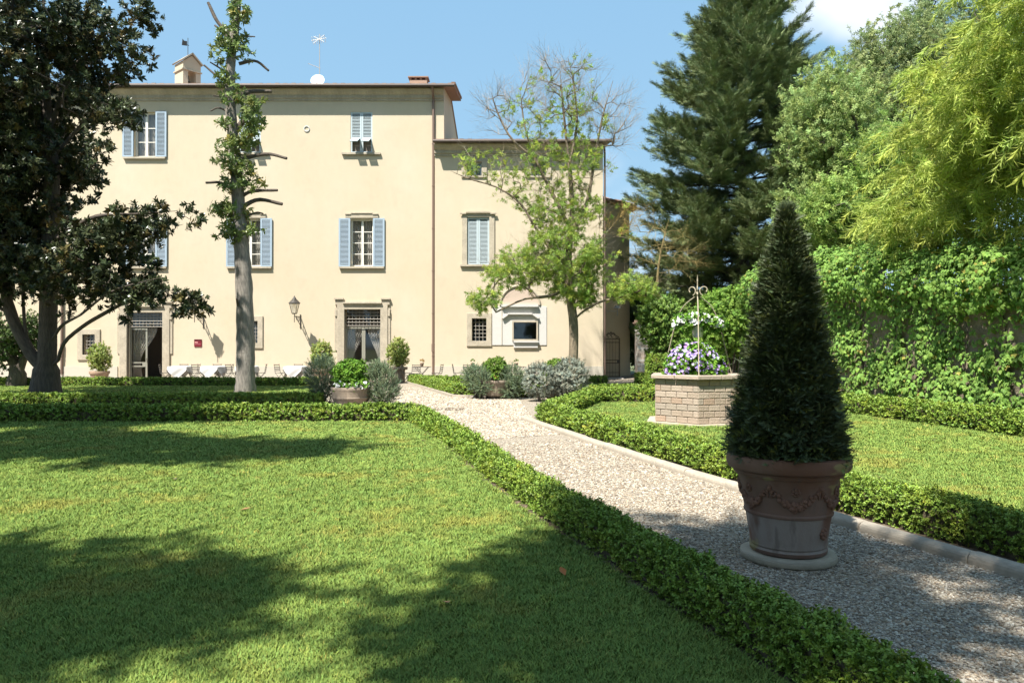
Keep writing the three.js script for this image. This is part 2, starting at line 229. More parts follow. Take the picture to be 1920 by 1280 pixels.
// kerb of rounded stones along the path
{
  const k = thing('kerb', null, null); k.userData.kind = 'structure';
  const pts = densify(KERB, 0.1); let acc = 0, at = 0, n = 0; const r = rng(5);
  while (at < pts.length - 4) {
    const m = Math.min(pts.length - 1 - at, Math.round(8 + r() * 3)), a = pts[at], b = pts[at + m], L = Math.hypot(b[0] - a[0], b[1] - a[1]);
    const s = new THREE.Shape(); s.moveTo(-0.075, -0.06); s.lineTo(0.075, -0.06); s.lineTo(0.075, 0.035); s.quadraticCurveTo(0.072, 0.085, 0.02, 0.088); s.lineTo(-0.02, 0.088); s.quadraticCurveTo(-0.072, 0.085, -0.075, 0.035); s.closePath();
    const g = new THREE.ExtrudeGeometry(s, { depth: L - 0.024, bevelEnabled: true, bevelThickness: 0.006, bevelSize: 0.006, bevelOffset: -0.006, bevelSegments: 1, curveSegments: 4 }).translate(0, 0, 0.012);
    const geo = merge(g); const o = new THREE.Mesh(geo, M.kerb); o.name = 'kerbstone'; o.castShadow = o.receiveShadow = true;
    o.position.set(a[0] + 0.075, (r() - 0.5) * 0.012, -a[1]); o.rotation.y = Math.atan2(b[0] - a[0], -(b[1] - a[1])) + (r() - 0.5) * 0.01; k.add(o); at += m; n++;
  }
  // kerb of the far beds
  for (const line of [[[-4.75, 34], [-1.95, 24.55], [-1.0, 24.0], [0.1, 24.0]]]) {
    const q = densify(line, 0.9); for (let i = 0; i < q.length - 1; i++) { const a = q[i], b = q[i + 1], L = Math.hypot(b[0] - a[0], b[1] - a[1]); place('kerbstone', merge(bx(0.13, 0.12, L - 0.02, 0, 0.02, 0)), M.kerb, k, (a[0] + b[0]) / 2, 0, -(a[1] + b[1]) / 2, Math.atan2(b[0] - a[0], -(b[1] - a[1]))); }
  }
}
{ // iron drain cover in the gravel
  const d = thing('drain_cover', 'flat rusty drain cover set in the gravel path', 'drain cover', [-1.75, 0.004, -19.6]);
  obj('frame', [bx(0.95, 0.016, 0.05, 0, 0.008, 0.3), bx(0.95, 0.016, 0.05, 0, 0.008, -0.3), bx(0.05, 0.016, 0.55, -0.45, 0.008, 0), bx(0.05, 0.016, 0.55, 0.45, 0.008, 0)], M.rustIron, d);
  const bars = []; for (let i = 0; i < 9; i++) bars.push(bx(0.05, 0.012, 0.548, -0.38 + i * 0.095, 0.007, 0)); obj('grate', bars, M.rustIron, d);
}
obj('stone_sill', bx(1.5, 0.05, 0.14, -4.05, 0.02, -28.3, 0.12), M.kerb).userData = { label: 'narrow stone strip crossing the gravel walk to the villa door', category: 'stone strip' };
// ---------- villa ----------
const ZF = 37, ZW = 36.6;                                    // depth of the main front and of the wing's front
const fx = (p, Z = ZF) => (p - 960) / F * Z, fy = (p, Z = ZF) => EYE + (HOR - p) / F * Z;
const villa = thing('villa', 'long pale yellow three-storey villa with blue shutters and lower wing', 'villa');
const mainHoles = [], wingHoles = [];
const rectPath = (x0, x1, y0, y1) => { const h = new THREE.Path(); h.moveTo(x0, y0); h.lineTo(x1, y0); h.lineTo(x1, y1); h.lineTo(x0, y1); h.closePath(); return h; };
const frameGeo = (x0, x1, y0, y1, w, d, z) => [bx(x1 - x0, w, d, (x0 + x1) / 2, y0 + w / 2, z), bx(x1 - x0, w, d, (x0 + x1) / 2, y1 - w / 2, z), bx(w, y1 - y0 - 2 * w, d, x0 + w / 2, (y0 + y1) / 2, z), bx(w, y1 - y0 - 2 * w, d, x1 - w / 2, (y0 + y1) / 2, z)];
function drape(w, h, folds, amp, pinch = 0, side = 1) { // curtain hanging from y = h to 0, x from 0 to w
  const g = new THREE.PlaneGeometry(w, h, 48, 24).translate(w / 2, h / 2, 0), p = g.attributes.position;
  for (let i = 0; i < p.count; i++) { const x = p.getX(i), y = p.getY(i), t = y / h; let X = x; if (pinch) { const k = lerp(1, pinch, smooth(1, 0.32, t)) + smooth(0.32, 0, t) * 0.08; X = side > 0 ? x * k : w - (w - x) * k; } p.setXYZ(i, X, y, amp * Math.sin(x / w * folds * 6.283 + Math.sin(t * 3) * 0.5) * (0.7 + 0.5 * (1 - t))); }
  g.computeVertexNormals(); return g;
}
function casement(x0, x1, y0, y1, Z, rows, o = {}) { // glazed window set back in its opening
  const w = sub('window', villa), zb = -Z - 0.2, mid = (x0 + x1) / 2, fr = [...frameGeo(x0, x1, y0, y1, 0.07, 0.07, zb)];
  const cols = o.cols ?? 2; if (cols === 2) fr.push(bx(0.11, y1 - y0 - 0.14, 0.08, mid, (y0 + y1) / 2, zb));
  const xs = cols === 2 ? [[x0 + 0.07, mid - 0.055], [mid + 0.055, x1 - 0.07]] : [[x0 + 0.07, x1 - 0.07]], ph = (y1 - y0 - 0.14) / rows;
  for (const [a, b] of xs) for (let r = 1; r < rows; r++) fr.push(bx(b - a, 0.035, 0.05, (a + b) / 2, y0 + 0.07 + r * ph, zb));
  obj('frame', fr, o.frame ?? M.sash, w);
  for (const [a, b] of xs) for (let r = 0; r < rows; r++) obj('pane', bx(b - a - 0.004, ph - 0.04, 0.006, (a + b) / 2, y0 + 0.07 + (r + 0.5) * ph, zb + 0.004), M.glass, w);
  if (o.curtain !== false) { const cw = (x1 - x0) * (o.cw ?? 0.5); for (const s of [0, 1]) { const g = drape(cw, y1 - y0, 5, 0.03); g.translate(s ? x1 - cw : x0, y0, zb - 0.18); const c = obj('curtain', g, M.curtain, w); } }
  return w;
}
function shutter(x0, x1, y0, y1, z, m, o = {}) { // louvred leaf; part with its louvres as sub-part
  const w = x1 - x0, h = y1 - y0, s = sub('shutter', villa, [x0 + (o.right ? w : 0), y0, z]); if (o.turn) s.rotation.y = o.turn; const k = o.right ? -1 : 1;
  obj('stile', [...frameGeo(0, w, 0, h, 0.085, 0.05, 0)].map((g) => k < 0 ? g.translate(-w, 0, 0) : g), m, s);
  const l = [], n = Math.round((h - 0.25) / 0.062); for (let i = 0; i < n; i++) { const y = 0.11 + (i + 0.5) * (h - 0.22) / n; l.push(bx(w - 0.172, 0.01, 0.058, k * w / 2, y, 0, 0, 0.75)); }
  obj('louvres', l, m, s).userData.kind = 'stuff';
  return s;
}
function flapShutter(x0, x1, y0, y1, z, m) { // closed leaf whose lower flap is propped outwards
  const w = x1 - x0, h = y1 - y0, fl = h * 0.38, s = sub('shutter', villa, [x0, y0, z]);
  obj('stile', [...frameGeo(0, w, 0, h, 0.075, 0.05, 0), bx(w - 0.15, 0.08, 0.05, w / 2, fl, 0)], m, s);
  const l = []; for (let y = fl + 0.1; y < h - 0.1; y += 0.073) l.push(bx(w - 0.152, 0.012, 0.066, w / 2, y, 0, 0, 0.75)); obj('louvres', l, m, s).userData.kind = 'stuff';
  const f = sub('flap', s, [0.075, fl - 0.04, 0.03]); f.rotation.x = -1.1; const fw = w - 0.15, fh = fl - 0.1, g = frameGeo(0, fw, -fh, 0, 0.055, 0.04, 0); for (let y = -fh + 0.09; y < -0.07; y += 0.073) g.push(bx(fw - 0.112, 0.068, 0.012, fw / 2, y, 0, 0, 0.2));
  obj('flap_panel', g, m, f); obj('stay', rod(V3(w / 2, 0.12, 0.02), V3(w / 2, fl * 0.62, 0.42), 0.012), M.iron, s);
}
// hollow dark rooms behind (floors and a partition close them)
function sill(x0, x1, y, Z, m = M.stone) { return obj('sill', [bx(x1 - x0, 0.09, 0.2, (x0 + x1) / 2, y - 0.045, -Z + 0.03), bx(x1 - x0 - 0.1, 0.04, 0.07, (x0 + x1) / 2, y - 0.11, -Z + 0.034)], m, villa); }
function surround(x0, x1, y0, y1, ow, top, Z, m = M.stone, bottom = 0, d = 0.07) { // flat stone frame
  const s = polyShape([[x0 - ow, y0 - bottom], [x1 + ow, y0 - bottom], [x1 + ow, y1 + top], [x0 - ow, y1 + top]]); if (bottom) s.holes.push(rectPath(x0, x1, y0, y1)); else { s.curves.length = 0; const q = polyShape([[x0 - ow, y0], [x0, y0], [x0, y1], [x1, y1], [x1, y0], [x1 + ow, y0], [x1 + ow, y1 + top], [x0 - ow, y1 + top]]); return obj('surround', extr(q, d + 0.1, 0.012).translate(0, 0, -Z - 0.1), m, villa); }
  return obj('surround', extr(s, d + 0.1, 0.012).translate(0, 0, -Z - 0.1), m, villa);
}
// upper floor
const U = [fy(293), fy(209)];
for (const [c, kind] of [[35, 'open'], [270, 'open'], [467, 'flap'], [677, 'flap']]) {
  const x0 = fx(c - 20.5), x1 = fx(c + 20.5), y0 = kind === 'open' ? U[0] : fy(286), y1 = U[1]; mainHoles.push([x0, x1, y0, y1]);
  if (kind === 'open') { casement(x0, x1, y0, y1, ZF, 3); shutter(x0 - 0.55, x0 - 0.01, y0 - 0.02, y1 + 0.02, -ZF + 0.06, M.shutter); shutter(x1 + 0.01, x1 + 0.55, y0 - 0.02, y1 + 0.02, -ZF + 0.06, M.shutter); sill(x0 - 0.5, x1 + 0.5, y0 - 0.03, ZF); }
  else { const m = (x0 + x1) / 2; flapShutter(x0, m - 0.005, y0, y1, -ZF - 0.05, M.paleShutter); flapShutter(m + 0.005, x1, y0, y1, -ZF - 0.05, M.paleShutter); obj('window_back', bx(x1 - x0, y1 - y0, 0.05, m, (y0 + y1) / 2, -ZF - 0.22), M.room, villa); sill(x0 - 0.42, x1 + 0.42, y0, ZF); }
}
// first floor
for (const c of [35, 270, 467, 678]) {
  const x0 = fx(c - 21), x1 = fx(c + 21), y0 = fy(499), y1 = fy(410); mainHoles.push([x0, x1, y0, y1]);
  casement(x0, x1, y0, y1, ZF, 4, { cw: 0.46 }); shutter(x0 - 0.58, x0 - 0.01, y0 - 0.02, y1 + 0.02, -ZF + 0.065, M.shutter); shutter(x1 + 0.01, x1 + 0.58, y0 - 0.02, y1 + 0.02, -ZF + 0.065, M.shutter, {});
  sill(x0 - 0.55, x1 + 0.55, y0 - 0.02, ZF);
  obj('hood', [bx(1.62, 0.2, 0.05, (x0 + x1) / 2, y1 + 0.15, -ZF + 0.022), bx(1.05, 0.05, 0.09, (x0 + x1) / 2, y1 + 0.285, -ZF + 0.043), bx(0.28, 0.05, 0.09, (x0 + x1) / 2 - 0.68, y1 + 0.235, -ZF + 0.043), bx(0.28, 0.05, 0.09, (x0 + x1) / 2 + 0.68, y1 + 0.235, -ZF + 0.043)], M.stone, villa);
}
// ground floor doors
function doorway(x0, x1, open) {
  const y1 = fy(open ? 586 : 580), tb = fy(open ? 613 : 611), zb = -ZF - 0.24; mainHoles.push([x0, x1, -0.02, y1]);
  const ow = 0.36, t = y1 + 0.42;
  obj('surround', extr(polyShape([[x0 - ow, 0], [x0, 0], [x0, y1], [x1, y1], [x1, 0], [x1 + ow, 0], [x1 + ow, t - 0.2], [x1 + ow + 0.1, t - 0.2], [x1 + ow + 0.1, t + 0.06], [x1 + ow - 0.32, t + 0.06], [x1 + ow - 0.32, t - 0.03], [x0 - ow + 0.32, t - 0.03], [x0 - ow + 0.32, t + 0.06], [x0 - ow - 0.1, t + 0.06], [x0 - ow - 0.1, t - 0.2], [x0 - ow, t - 0.2]]), 0.22, 0.014).translate(0, 0, -ZF - 0.12), M.stone, villa);
  obj('hood', [bx(x1 - x0 + 0.14, 0.07, 0.12, (x0 + x1) / 2, t - 0.1, -ZF + 0.145), bx(0.46, 0.07, 0.14, x0 - ow + 0.1, t + 0.1, -ZF + 0.1), bx(0.46, 0.07, 0.14, x1 + ow - 0.1, t + 0.1, -ZF + 0.1), bx(0.12, 2.1, 0.05, x0 - ow - 0.062, t - 1.4, -ZF + 0.03), bx(0.12, 2.1, 0.05, x1 + ow + 0.062, t - 1.4, -ZF + 0.03), bx(0.1, 0.3, 0.1, x0 - ow - 0.062, t - 0.6, -ZF + 0.07), bx(0.1, 0.3, 0.1, x1 + ow + 0.062, t - 0.6, -ZF + 0.07)], M.stone, villa);
  const gr = sub('grille', villa), gw = x1 - x0, n = 10, rows = 5;
  for (let i = 0; i < rows; i++) obj('bar', rod(V3(x0 + 0.01, tb + 0.02 + i * (y1 - tb - 0.06) / (rows - 0.4), -ZF - 0.1), V3(x1 - 0.01, tb + 0.02 + i * (y1 - tb - 0.06) / (rows - 0.4), -ZF - 0.1), 0.016), M.greyIron, gr);
  for (let i = 1; i < n; i++) obj('bar', rod(V3(x0 + gw * i / n, tb, -ZF - 0.125), V3(x0 + gw * i / n, y1 - 0.01, -ZF - 0.125), 0.013), M.greyIron, gr);
  obj('transom_glass', bx(gw - 0.02, y1 - tb - 0.03, 0.008, (x0 + x1) / 2, (y1 + tb) / 2, zb), M.glass, villa);
  const mid = (x0 + x1) / 2, H = tb - 0.04, leaf_ = (a, b) => { const d = sub('door', villa); obj('door_frame', [...frameGeo(a, b, 0.03, H, 0.085, 0.06, zb), bx(b - a - 0.17, 0.06, 0.05, (a + b) / 2, 0.86, zb), bx(b - a - 0.17, 0.06, 0.05, (a + b) / 2, 0.68, zb), bx(0.16, 0.12, 0.05, b === mid ? b - 0.17 : a + 0.17, 0.77, zb)], M.bronze, d); for (const [q0, q1] of [[0.89, H - 0.085], [0.115, 0.65]]) obj('pane', bx(b - a - 0.172, q1 - q0, 0.008, (a + b) / 2, (q0 + q1) / 2, zb), M.glass, d); obj('handle', [rod(V3(b === mid ? b - 0.05 : a + 0.05, 0.95, zb + 0.08), V3(b === mid ? b - 0.05 : a + 0.05, 1.15, zb + 0.08), 0.012), rod(V3(b === mid ? b - 0.05 : a + 0.05, 1.05, zb + 0.02), V3(b === mid ? b - 0.05 : a + 0.05, 1.05, zb + 0.08), 0.01)], M.bronze, d); };
  leaf_(x0, mid); if (!open) leaf_(mid + 0.004, x1);
  else { const d = sub('door', villa, [x1 - 0.03, 0, zb]); d.rotation.y = Math.PI / 2 - 0.15; const W = x1 - mid; obj('door_frame', frameGeo(0, W, 0.03, H, 0.085, 0.06, 0), M.bronze, d); obj('pane', bx(W - 0.172, H - 0.2, 0.008, W / 2, H / 2 + 0.02, 0), M.glass, d); }
  const c1 = drape(gw * (open ? 0.68 : 0.5), tb - 0.08, 7, 0.035, 0.3, 1).translate(x0 + 0.02, 0.05, zb - 0.3), c2 = drape(gw * 0.42, tb - 0.08, 5, 0.035, 0.25, -1).translate(x1 - gw * 0.42 - 0.02, 0.05, zb - 0.3);
  obj('curtain', c1, M.curtain, villa); if (!open) obj('curtain', c2, M.curtain, villa);
  obj('doorstep', bx(x1 - x0 + 0.5, 0.06, 0.7, mid, 0.03, -ZF + 0.2), M.stone, villa);
}
doorway(fx(238.5), fx(305), true); doorway(fx(646), fx(713.5), false);
// small barred windows
function barred(x0, x1, y0, y1, Z, holes, out = 0.26) {
  holes.push([x0, x1, y0, y1]); surround(x0, x1, y0, y1, out, out, Z, M.stone, out); const g = sub('grille', villa), n = 3, m = 5;
  for (let i = 1; i <= n; i++) obj('bar', rod(V3(lerp(x0, x1, i / (n + 1)), y0, -Z - 0.08), V3(lerp(x0, x1, i / (n + 1)), y1, -Z - 0.08), 0.014), M.greyIron, g);
  for (let i = 1; i <= m; i++) obj('bar', rod(V3(x0, lerp(y0, y1, i / (m + 1)), -Z - 0.1), V3(x1, lerp(y0, y1, i / (m + 1)), -Z - 0.1), 0.014), M.greyIron, g);
  obj('pane', bx(x1 - x0, y1 - y0, 0.008, (x0 + x1) / 2, (y0 + y1) / 2, -Z - 0.3), M.glass, villa);
}
barred(fx(155), fx(178), fy(665), fy(627), ZF, mainHoles); barred(fx(462), fx(483), fy(643), fy(602), ZF, mainHoles);
barred(fx(885, ZW), fx(912, ZW), fy(639, ZW), fy(597, ZW), ZW, wingHoles);
// wing windows
{
  const x0 = fx(876, ZW), x1 = fx(917.5, ZW), y0 = fy(496, ZW), y1 = fy(407, ZW), m = (x0 + x1) / 2; wingHoles.push([x0, x1, y0, y1]);
  surround(x0, x1, y0, y1, 0.26, 0.2, ZW); obj('hood', [bx(1.2, 0.06, 0.1, m, y1 + 0.235, -ZW + 0.12), bx(0.3, 0.06, 0.1, m - 0.74, y1 + 0.17, -ZW + 0.12), bx(0.3, 0.06, 0.1, m + 0.74, y1 + 0.17, -ZW + 0.12)], M.stone, villa);
  shutter(x0 + 0.005, m - 0.004, y0, y1 - 0.004, -ZW - 0.05, M.paleShutter); shutter(m + 0.004, x1 - 0.005, y0, y1 - 0.004, -ZW - 0.05, M.paleShutter); sill(x0 - 0.34, x1 + 0.34, y0, ZW);
  obj('window_back', bx(x1 - x0, y1 - y0, 0.05, m, (y0 + y1) / 2, -ZW - 0.25), M.room, villa);
  for (const c of [889, 1010]) { const a = fx(c - 14, ZW), b = fx(c + 14, ZW), q0 = fy(329, ZW), q1 = fy(303, ZW); wingHoles.push([a, b, q0, q1]); casement(a, b, q0, q1, ZW, 2, { frame: M.paleShutter, curtain: false }); surround(a, b, q0, q1, 0.26, 0.26, ZW, M.stone, 0.1); }
}
{ // stone shrine front with a moulded arch and a dark window
  const X = (p) => fx(p, ZW), Y = (p) => fy(p, ZW), w0 = X(963), w1 = X(1006), h0 = Y(636), h1 = Y(604); wingHoles.push([w0, w1, h0, h1]);
  const s = polyShape([[X(923), Y(647)], [X(1025), Y(647)], [X(1025), Y(575)], [X(1011), Y(573)], [X(940), Y(573)], [X(923), Y(575)]]); s.holes.push(rectPath(w0, w1, h0, h1)); obj('stone_panel', extr(s, 0.1, 0.008).translate(0, 0, -ZW - 0.06), M.paleStone, villa);
  const arch = new THREE.Shape(); arch.moveTo(X(938), Y(572)); arch.absarc(X(975), Y(572), X(1012) - X(975), Math.PI, 0, true); arch.closePath(); obj('arch', extr(arch, 0.09, 0.01).translate(0, 0, -ZW - 0.05), M.pinkStone, villa);
  const ring = []; for (let i = 0; i <= 16; i++) { const a = Math.PI * (1 - i / 16), R = X(1012) - X(975); ring.push(V3(X(975) + Math.cos(a) * R, Y(572) + Math.sin(a) * R * 0.98, -ZW + 0.05)); } obj('arch_moulding', tubeOf(ring, 0.06, 24, 6), M.stone, villa);
  obj('lintel', [bx(X(1009) - X(940), 0.12, 0.2, X(974.5), Y(573), -ZW + 0.12), bx(X(996) - X(950), 0.08, 0.16, X(975), Y(588), -ZW + 0.11), bx(0.32, 0.08, 0.155, X(947), Y(593), -ZW + 0.11, 0, 0, 0.6), bx(0.32, 0.08, 0.155, X(1005), Y(593), -ZW + 0.11, 0, 0, -0.6)], M.paleStone, villa);
  obj('window_surround', [...frameGeo(w0 - 0.07, w1 + 0.07, h0 - 0.07, h1 + 0.07, 0.075, 0.12, -ZW + 0.07)], M.stone, villa); obj('sill', [bx(w1 - w0 + 0.1, 0.08, 0.2, (w0 + w1) / 2 + 0.05, h0 - 0.115, -ZW + 0.11), bx(w1 - w0 + 0.06, 0.24, 0.09, (w0 + w1) / 2 + 0.03, h0 - 0.29, -ZW + 0.065)], M.paleStone, villa);
  obj('mullion', [bx(0.03, Y(573) - Y(647) - 0.1, 0.03, X(941), Y(610), -ZW + 0.05)], M.stone, villa);
  obj('pane', bx(w1 - w0, h1 - h0, 0.008, (w0 + w1) / 2, (h0 + h1) / 2, -ZW - 0.22), M.glass, villa);
}
// walls
const XR = -3.38, XL = -33, TOP = 14.62, XWR = 4.47, WTOP = 11.75, XWL = fx(815, ZW);
{
  const s = polyShape([[XL, 0], [XR, 0], [XR, TOP], [XL, TOP]]); for (const h of mainHoles) s.holes.push(rectPath(h[0], h[1], Math.max(h[2], 0.001), h[3])); const v = new THREE.Path(); v.absarc(fx(574), fy(241), 0.13, 0, 6.283, true); s.holes.push(v);
  obj('wall', extr(s, 0.45).translate(0, 0, -ZF - 0.45), M.plaster, villa);
  obj('vent', [new THREE.TorusGeometry(0.13, 0.03, 6, 20).translate(fx(574), fy(241), -ZF + 0.01), new THREE.CircleGeometry(0.13, 20).translate(fx(574), fy(241), -ZF - 0.12)], M.paleStone, villa);
  const gable = polyShape([[ZF + 0.45, 0], [46.4, 0], [46.4, TOP], [41.3, TOP + 0.85], [ZF + 0.45, TOP]]);
  obj('wall', [extr(gable, 0.4).rotateY(Math.PI / 2).translate(XR - 0.4, 0, 0), bx(XR - XL - 0.4, TOP, 0.4, (XR + XL) / 2 - 0.2, TOP / 2, -46.2), extr(gable, 0.4).rotateY(Math.PI / 2).translate(XL, 0, 0)], M.plaster, villa);
  const w = polyShape([[XWL, 0], [XWR, 0], [XWR, WTOP], [XWL, WTOP]]); for (const h of wingHoles) w.holes.push(rectPath(h[0], h[1], h[2], h[3]));
  obj('wall', [extr(w, 0.45).translate(0, 0, -ZW - 0.45), bx(0.4, WTOP, 9, XWR - 0.2, WTOP / 2, -ZW - 0.45 - 4.5)], M.plaster, villa);
  obj('wall', [bx(XWR - XR - 0.4, WTOP, 0.4, (XWR + XR) / 2 - 0.2, WTOP / 2, -46.0)], M.plaster, villa);
  // inside: floors and a back partition
  obj('floor', [0.02, 5.2, 9.9].map((y) => bx(XR - XL - 0.9, 0.25, 8.2, (XR + XL) / 2, y - 0.13, -41.6)), M.room, villa);
  obj('partition', [bx(XR - XL - 0.9, 14, 0.2, (XR + XL) / 2, 7, -40.4), bx(XWR - XWL - 0.9, 11, 0.2, (XWR + XWL) / 2, 5.5, -40.2)], M.room, villa);
  obj('floor', [0.02, 5.2, 9.2].map((y) => bx(XWR - XR - 0.5, 0.25, 3, (XWR + XR) / 2, y - 0.13, -38.6)), M.room, villa);
  // painted stone plinth between the doors
  const doors = [[fx(238.5) - 0.48, fx(305) + 0.48], [fx(646) - 0.48, fx(713.5) + 0.48]], pl = []; let a = XL; for (const [p, q] of doors) { pl.push([a, p]); a = q; } pl.push([a, XWL]);
  obj('plinth', [...pl.map(([p, q]) => bx(q - p, 0.68, 0.05, (p + q) / 2, 0.34, -ZF + 0.022)), bx(XWR - XWL, 0.7, 0.05, (XWR + XWL) / 2, 0.35, -ZW + 0.022)], M.plinth, villa);
}
// cornices, roofs, gutters, tiles
function eave(x0, x1, Z, y, over, ridgeZ, rise, right) {
  const prof = polyShape([[0, 0], [0, -0.55], [0.06, -0.55], [0.06, -0.45], [0.13, -0.43], [0.13, -0.28], [0.24, -0.2], [0.34, -0.06], [0.34, 0]]);
  obj('cornice', cornice(x0, x1, Z, y, prof), M.stone, villa);
  const slope = Math.atan2(rise, ridgeZ - (Z - over)), L = (ridgeZ - (Z - over)) / Math.cos(slope), rx1 = x1 + (right ?? 0.5);
  obj('roof', [bx(rx1 - x0, 0.12, L, (x0 + rx1) / 2, 0, 0).rotateX(slope).translate(0, y + 0.02 + rise / 2 + 0.06, -(Z - over + ridgeZ) / 2), bx(x1 + 0.05 - x0, 0.12, L * 1.05, (x0 + x1 + 0.05) / 2, 0, 0).rotateX(-slope).translate(0, y + 0.02 + rise / 2 + 0.02, -(ridgeZ + (ridgeZ - Z + over) / 2))], M.tile, villa);
  const gut = new THREE.CylinderGeometry(0.075, 0.075, rx1 - x0 + 0.02, 10, 1, false).rotateZ(Math.PI / 2).translate((x0 + rx1) / 2, y + 0.03, -(Z - over - 0.06)); obj('gutter', gut, M.gutter, villa);
  const tg = merge(new THREE.CylinderGeometry(0.1, 0.075, 0.55, 8, 1, false, -Math.PI / 2, Math.PI).rotateX(Math.PI / 2).rotateX(slope), true), n = Math.round((rx1 - x0) / 0.4);
  const r = rng(77); for (let i = 0; i < n; i++) place('roof_tile', tg, r() < 0.5 ? M.tile : M.tileB, villa, x0 + (i + 0.5) * (rx1 - x0) / n, y + 0.15 + r() * 0.025, -(Z - over + 0.16), (r() - 0.5) * 0.05);
}
M.tileB = std({ color: lin(0.33, 0.22, 0.16), bumpMap: stoneB, bumpScale: 0.01, roughness: 0.9 });
function cornice(x0, x1, Z, y, prof) { const g = new THREE.ExtrudeGeometry(prof, { depth: x1 - x0, bevelEnabled: false }); const p = g.attributes.position; for (let i = 0; i < p.count; i++) { const a = p.getX(i), b = p.getY(i), c = p.getZ(i); p.setXYZ(i, x1 - c, y + b, -Z + a + 0.002); } g.computeVertexNormals(); return g; }
eave(XL, XR, ZF, 14.40, 0.55, 41.3, 0.85, 0.55);
eave(XWL - 0.02, XWR, ZW, 11.56, 0.55, 41.0, 0.8, 0.35);
{ // tiled verge on the gable
  const g = []; for (let i = 0; i < 12; i++) { const t = (i + 0.5) / 12; g.push(bx(0.2, 0.1, 0.42, XR + 0.5, 14.58 + t * 0.86, -(36.5 + t * 4.8), 0, 0.17)); } obj('verge', g, M.tile, villa);
}
// drainpipes
for (const [px, Z, top] of [[117, ZF, 14.2], [812.5, ZF, 14.2]]) { const x = fx(px, Z); const p = [rod(V3(x, 0.3, -Z + 0.09), V3(x, top - 0.3, -Z + 0.09), 0.06, 10), rod(V3(x, top - 0.32, -Z + 0.09), V3(x, top + 0.2, -Z + 0.58), 0.055, 10)]; for (let y = 1.2; y < top; y += 2.1) p.push(cyl(0.075, 0.075, 0.05, x, y, -Z + 0.09, 10)); p.push(cyl(0.085, 0.085, 0.4, x, 1.6, -Z + 0.09, 10)); obj('drainpipe', p, M.pipe, villa); }
{ const x = XWR + 0.1; obj('drainpipe', [rod(V3(x, 0.3, -ZW - 0.1), V3(x, 11.2, -ZW - 0.1), 0.05, 8), rod(V3(x, 11.2, -ZW - 0.1), V3(x - 0.1, 11.55, -ZW + 0.45), 0.05, 8)], M.pipe, villa); }
{ // bell turret on the roof
  const Z = 40.5, t = sub('bell_turret', villa, [fx(350, Z), 14.9, -Z]); t.rotation.y = 0.86; const w = 0.98, d = 0.95, h = 2.05; 
  const s = polyShape([[-w / 2, -0.6], [w / 2, -0.6], [w / 2, h], [0, h + 0.42], [-w / 2, h]]), a = new THREE.Path(); a.moveTo(-0.22, 0.75); a.lineTo(0.22, 0.75); a.lineTo(0.22, 1.45); a.absarc(0, 1.45, 0.22, 0, Math.PI, false); a.closePath(); s.holes.push(a);
  obj('turret_wall', extr(s, d).translate(0, 0, -d / 2), M.plaster, t);
  const roofG = []; for (const k of [-1, 1]) roofG.push(bx(0.8, 0.07, d + 0.2, 0, 0, 0, 0, 0, -k * 0.72).translate(k * 0.28, h + 0.27, 0)); obj('turret_roof', roofG, M.stone, t); obj('turret_band', [bx(w + 0.1, 0.07, 0.06, 0, h - 0.42, d / 2 + 0.032), bx(0.06, 0.07, d + 0.12, -w / 2 - 0.032, h - 0.42, 0)], M.stone, t);
  obj('bell', lathe([[0.02, 1.5], [0.06, 1.48], [0.08, 1.35], [0.12, 1.23], [0.15, 1.17], [0.145, 1.15]], 16), M.bronze, t);
  obj('weather_vane', [rod(V3(0, h + 0.4, 0), V3(0, h + 1.5, 0), 0.018), bx(0.36, 0.03, 0.012, -0.12, h + 1.1, 0), extr(polyShape([[-0.34, h + 1.0], [-0.05, h + 1.05], [-0.05, h + 1.3], [-0.22, h + 1.28], [-0.3, h + 1.36]]), 0.012)], M.iron, t);
}
{ const Z = 39, x0 = fx(766, Z), x1 = fx(804, Z), y = fy(150, Z); const c = sub('chimney', villa); obj('shaft', bx(x1 - x0 - 0.16, 1.2, 0.6, (x0 + x1) / 2, y - 0.66, -Z), M.tileB, c); obj('cap', [bx(x1 - x0, 0.06, 0.75, (x0 + x1) / 2, y + 0.08, -Z), ...[0, 1, 2, 3].map((i) => bx(0.1, 0.11, 0.6, lerp(x0 + 0.12, x1 - 0.12, i / 3), y - 0.005, -Z))], M.tile, c); }
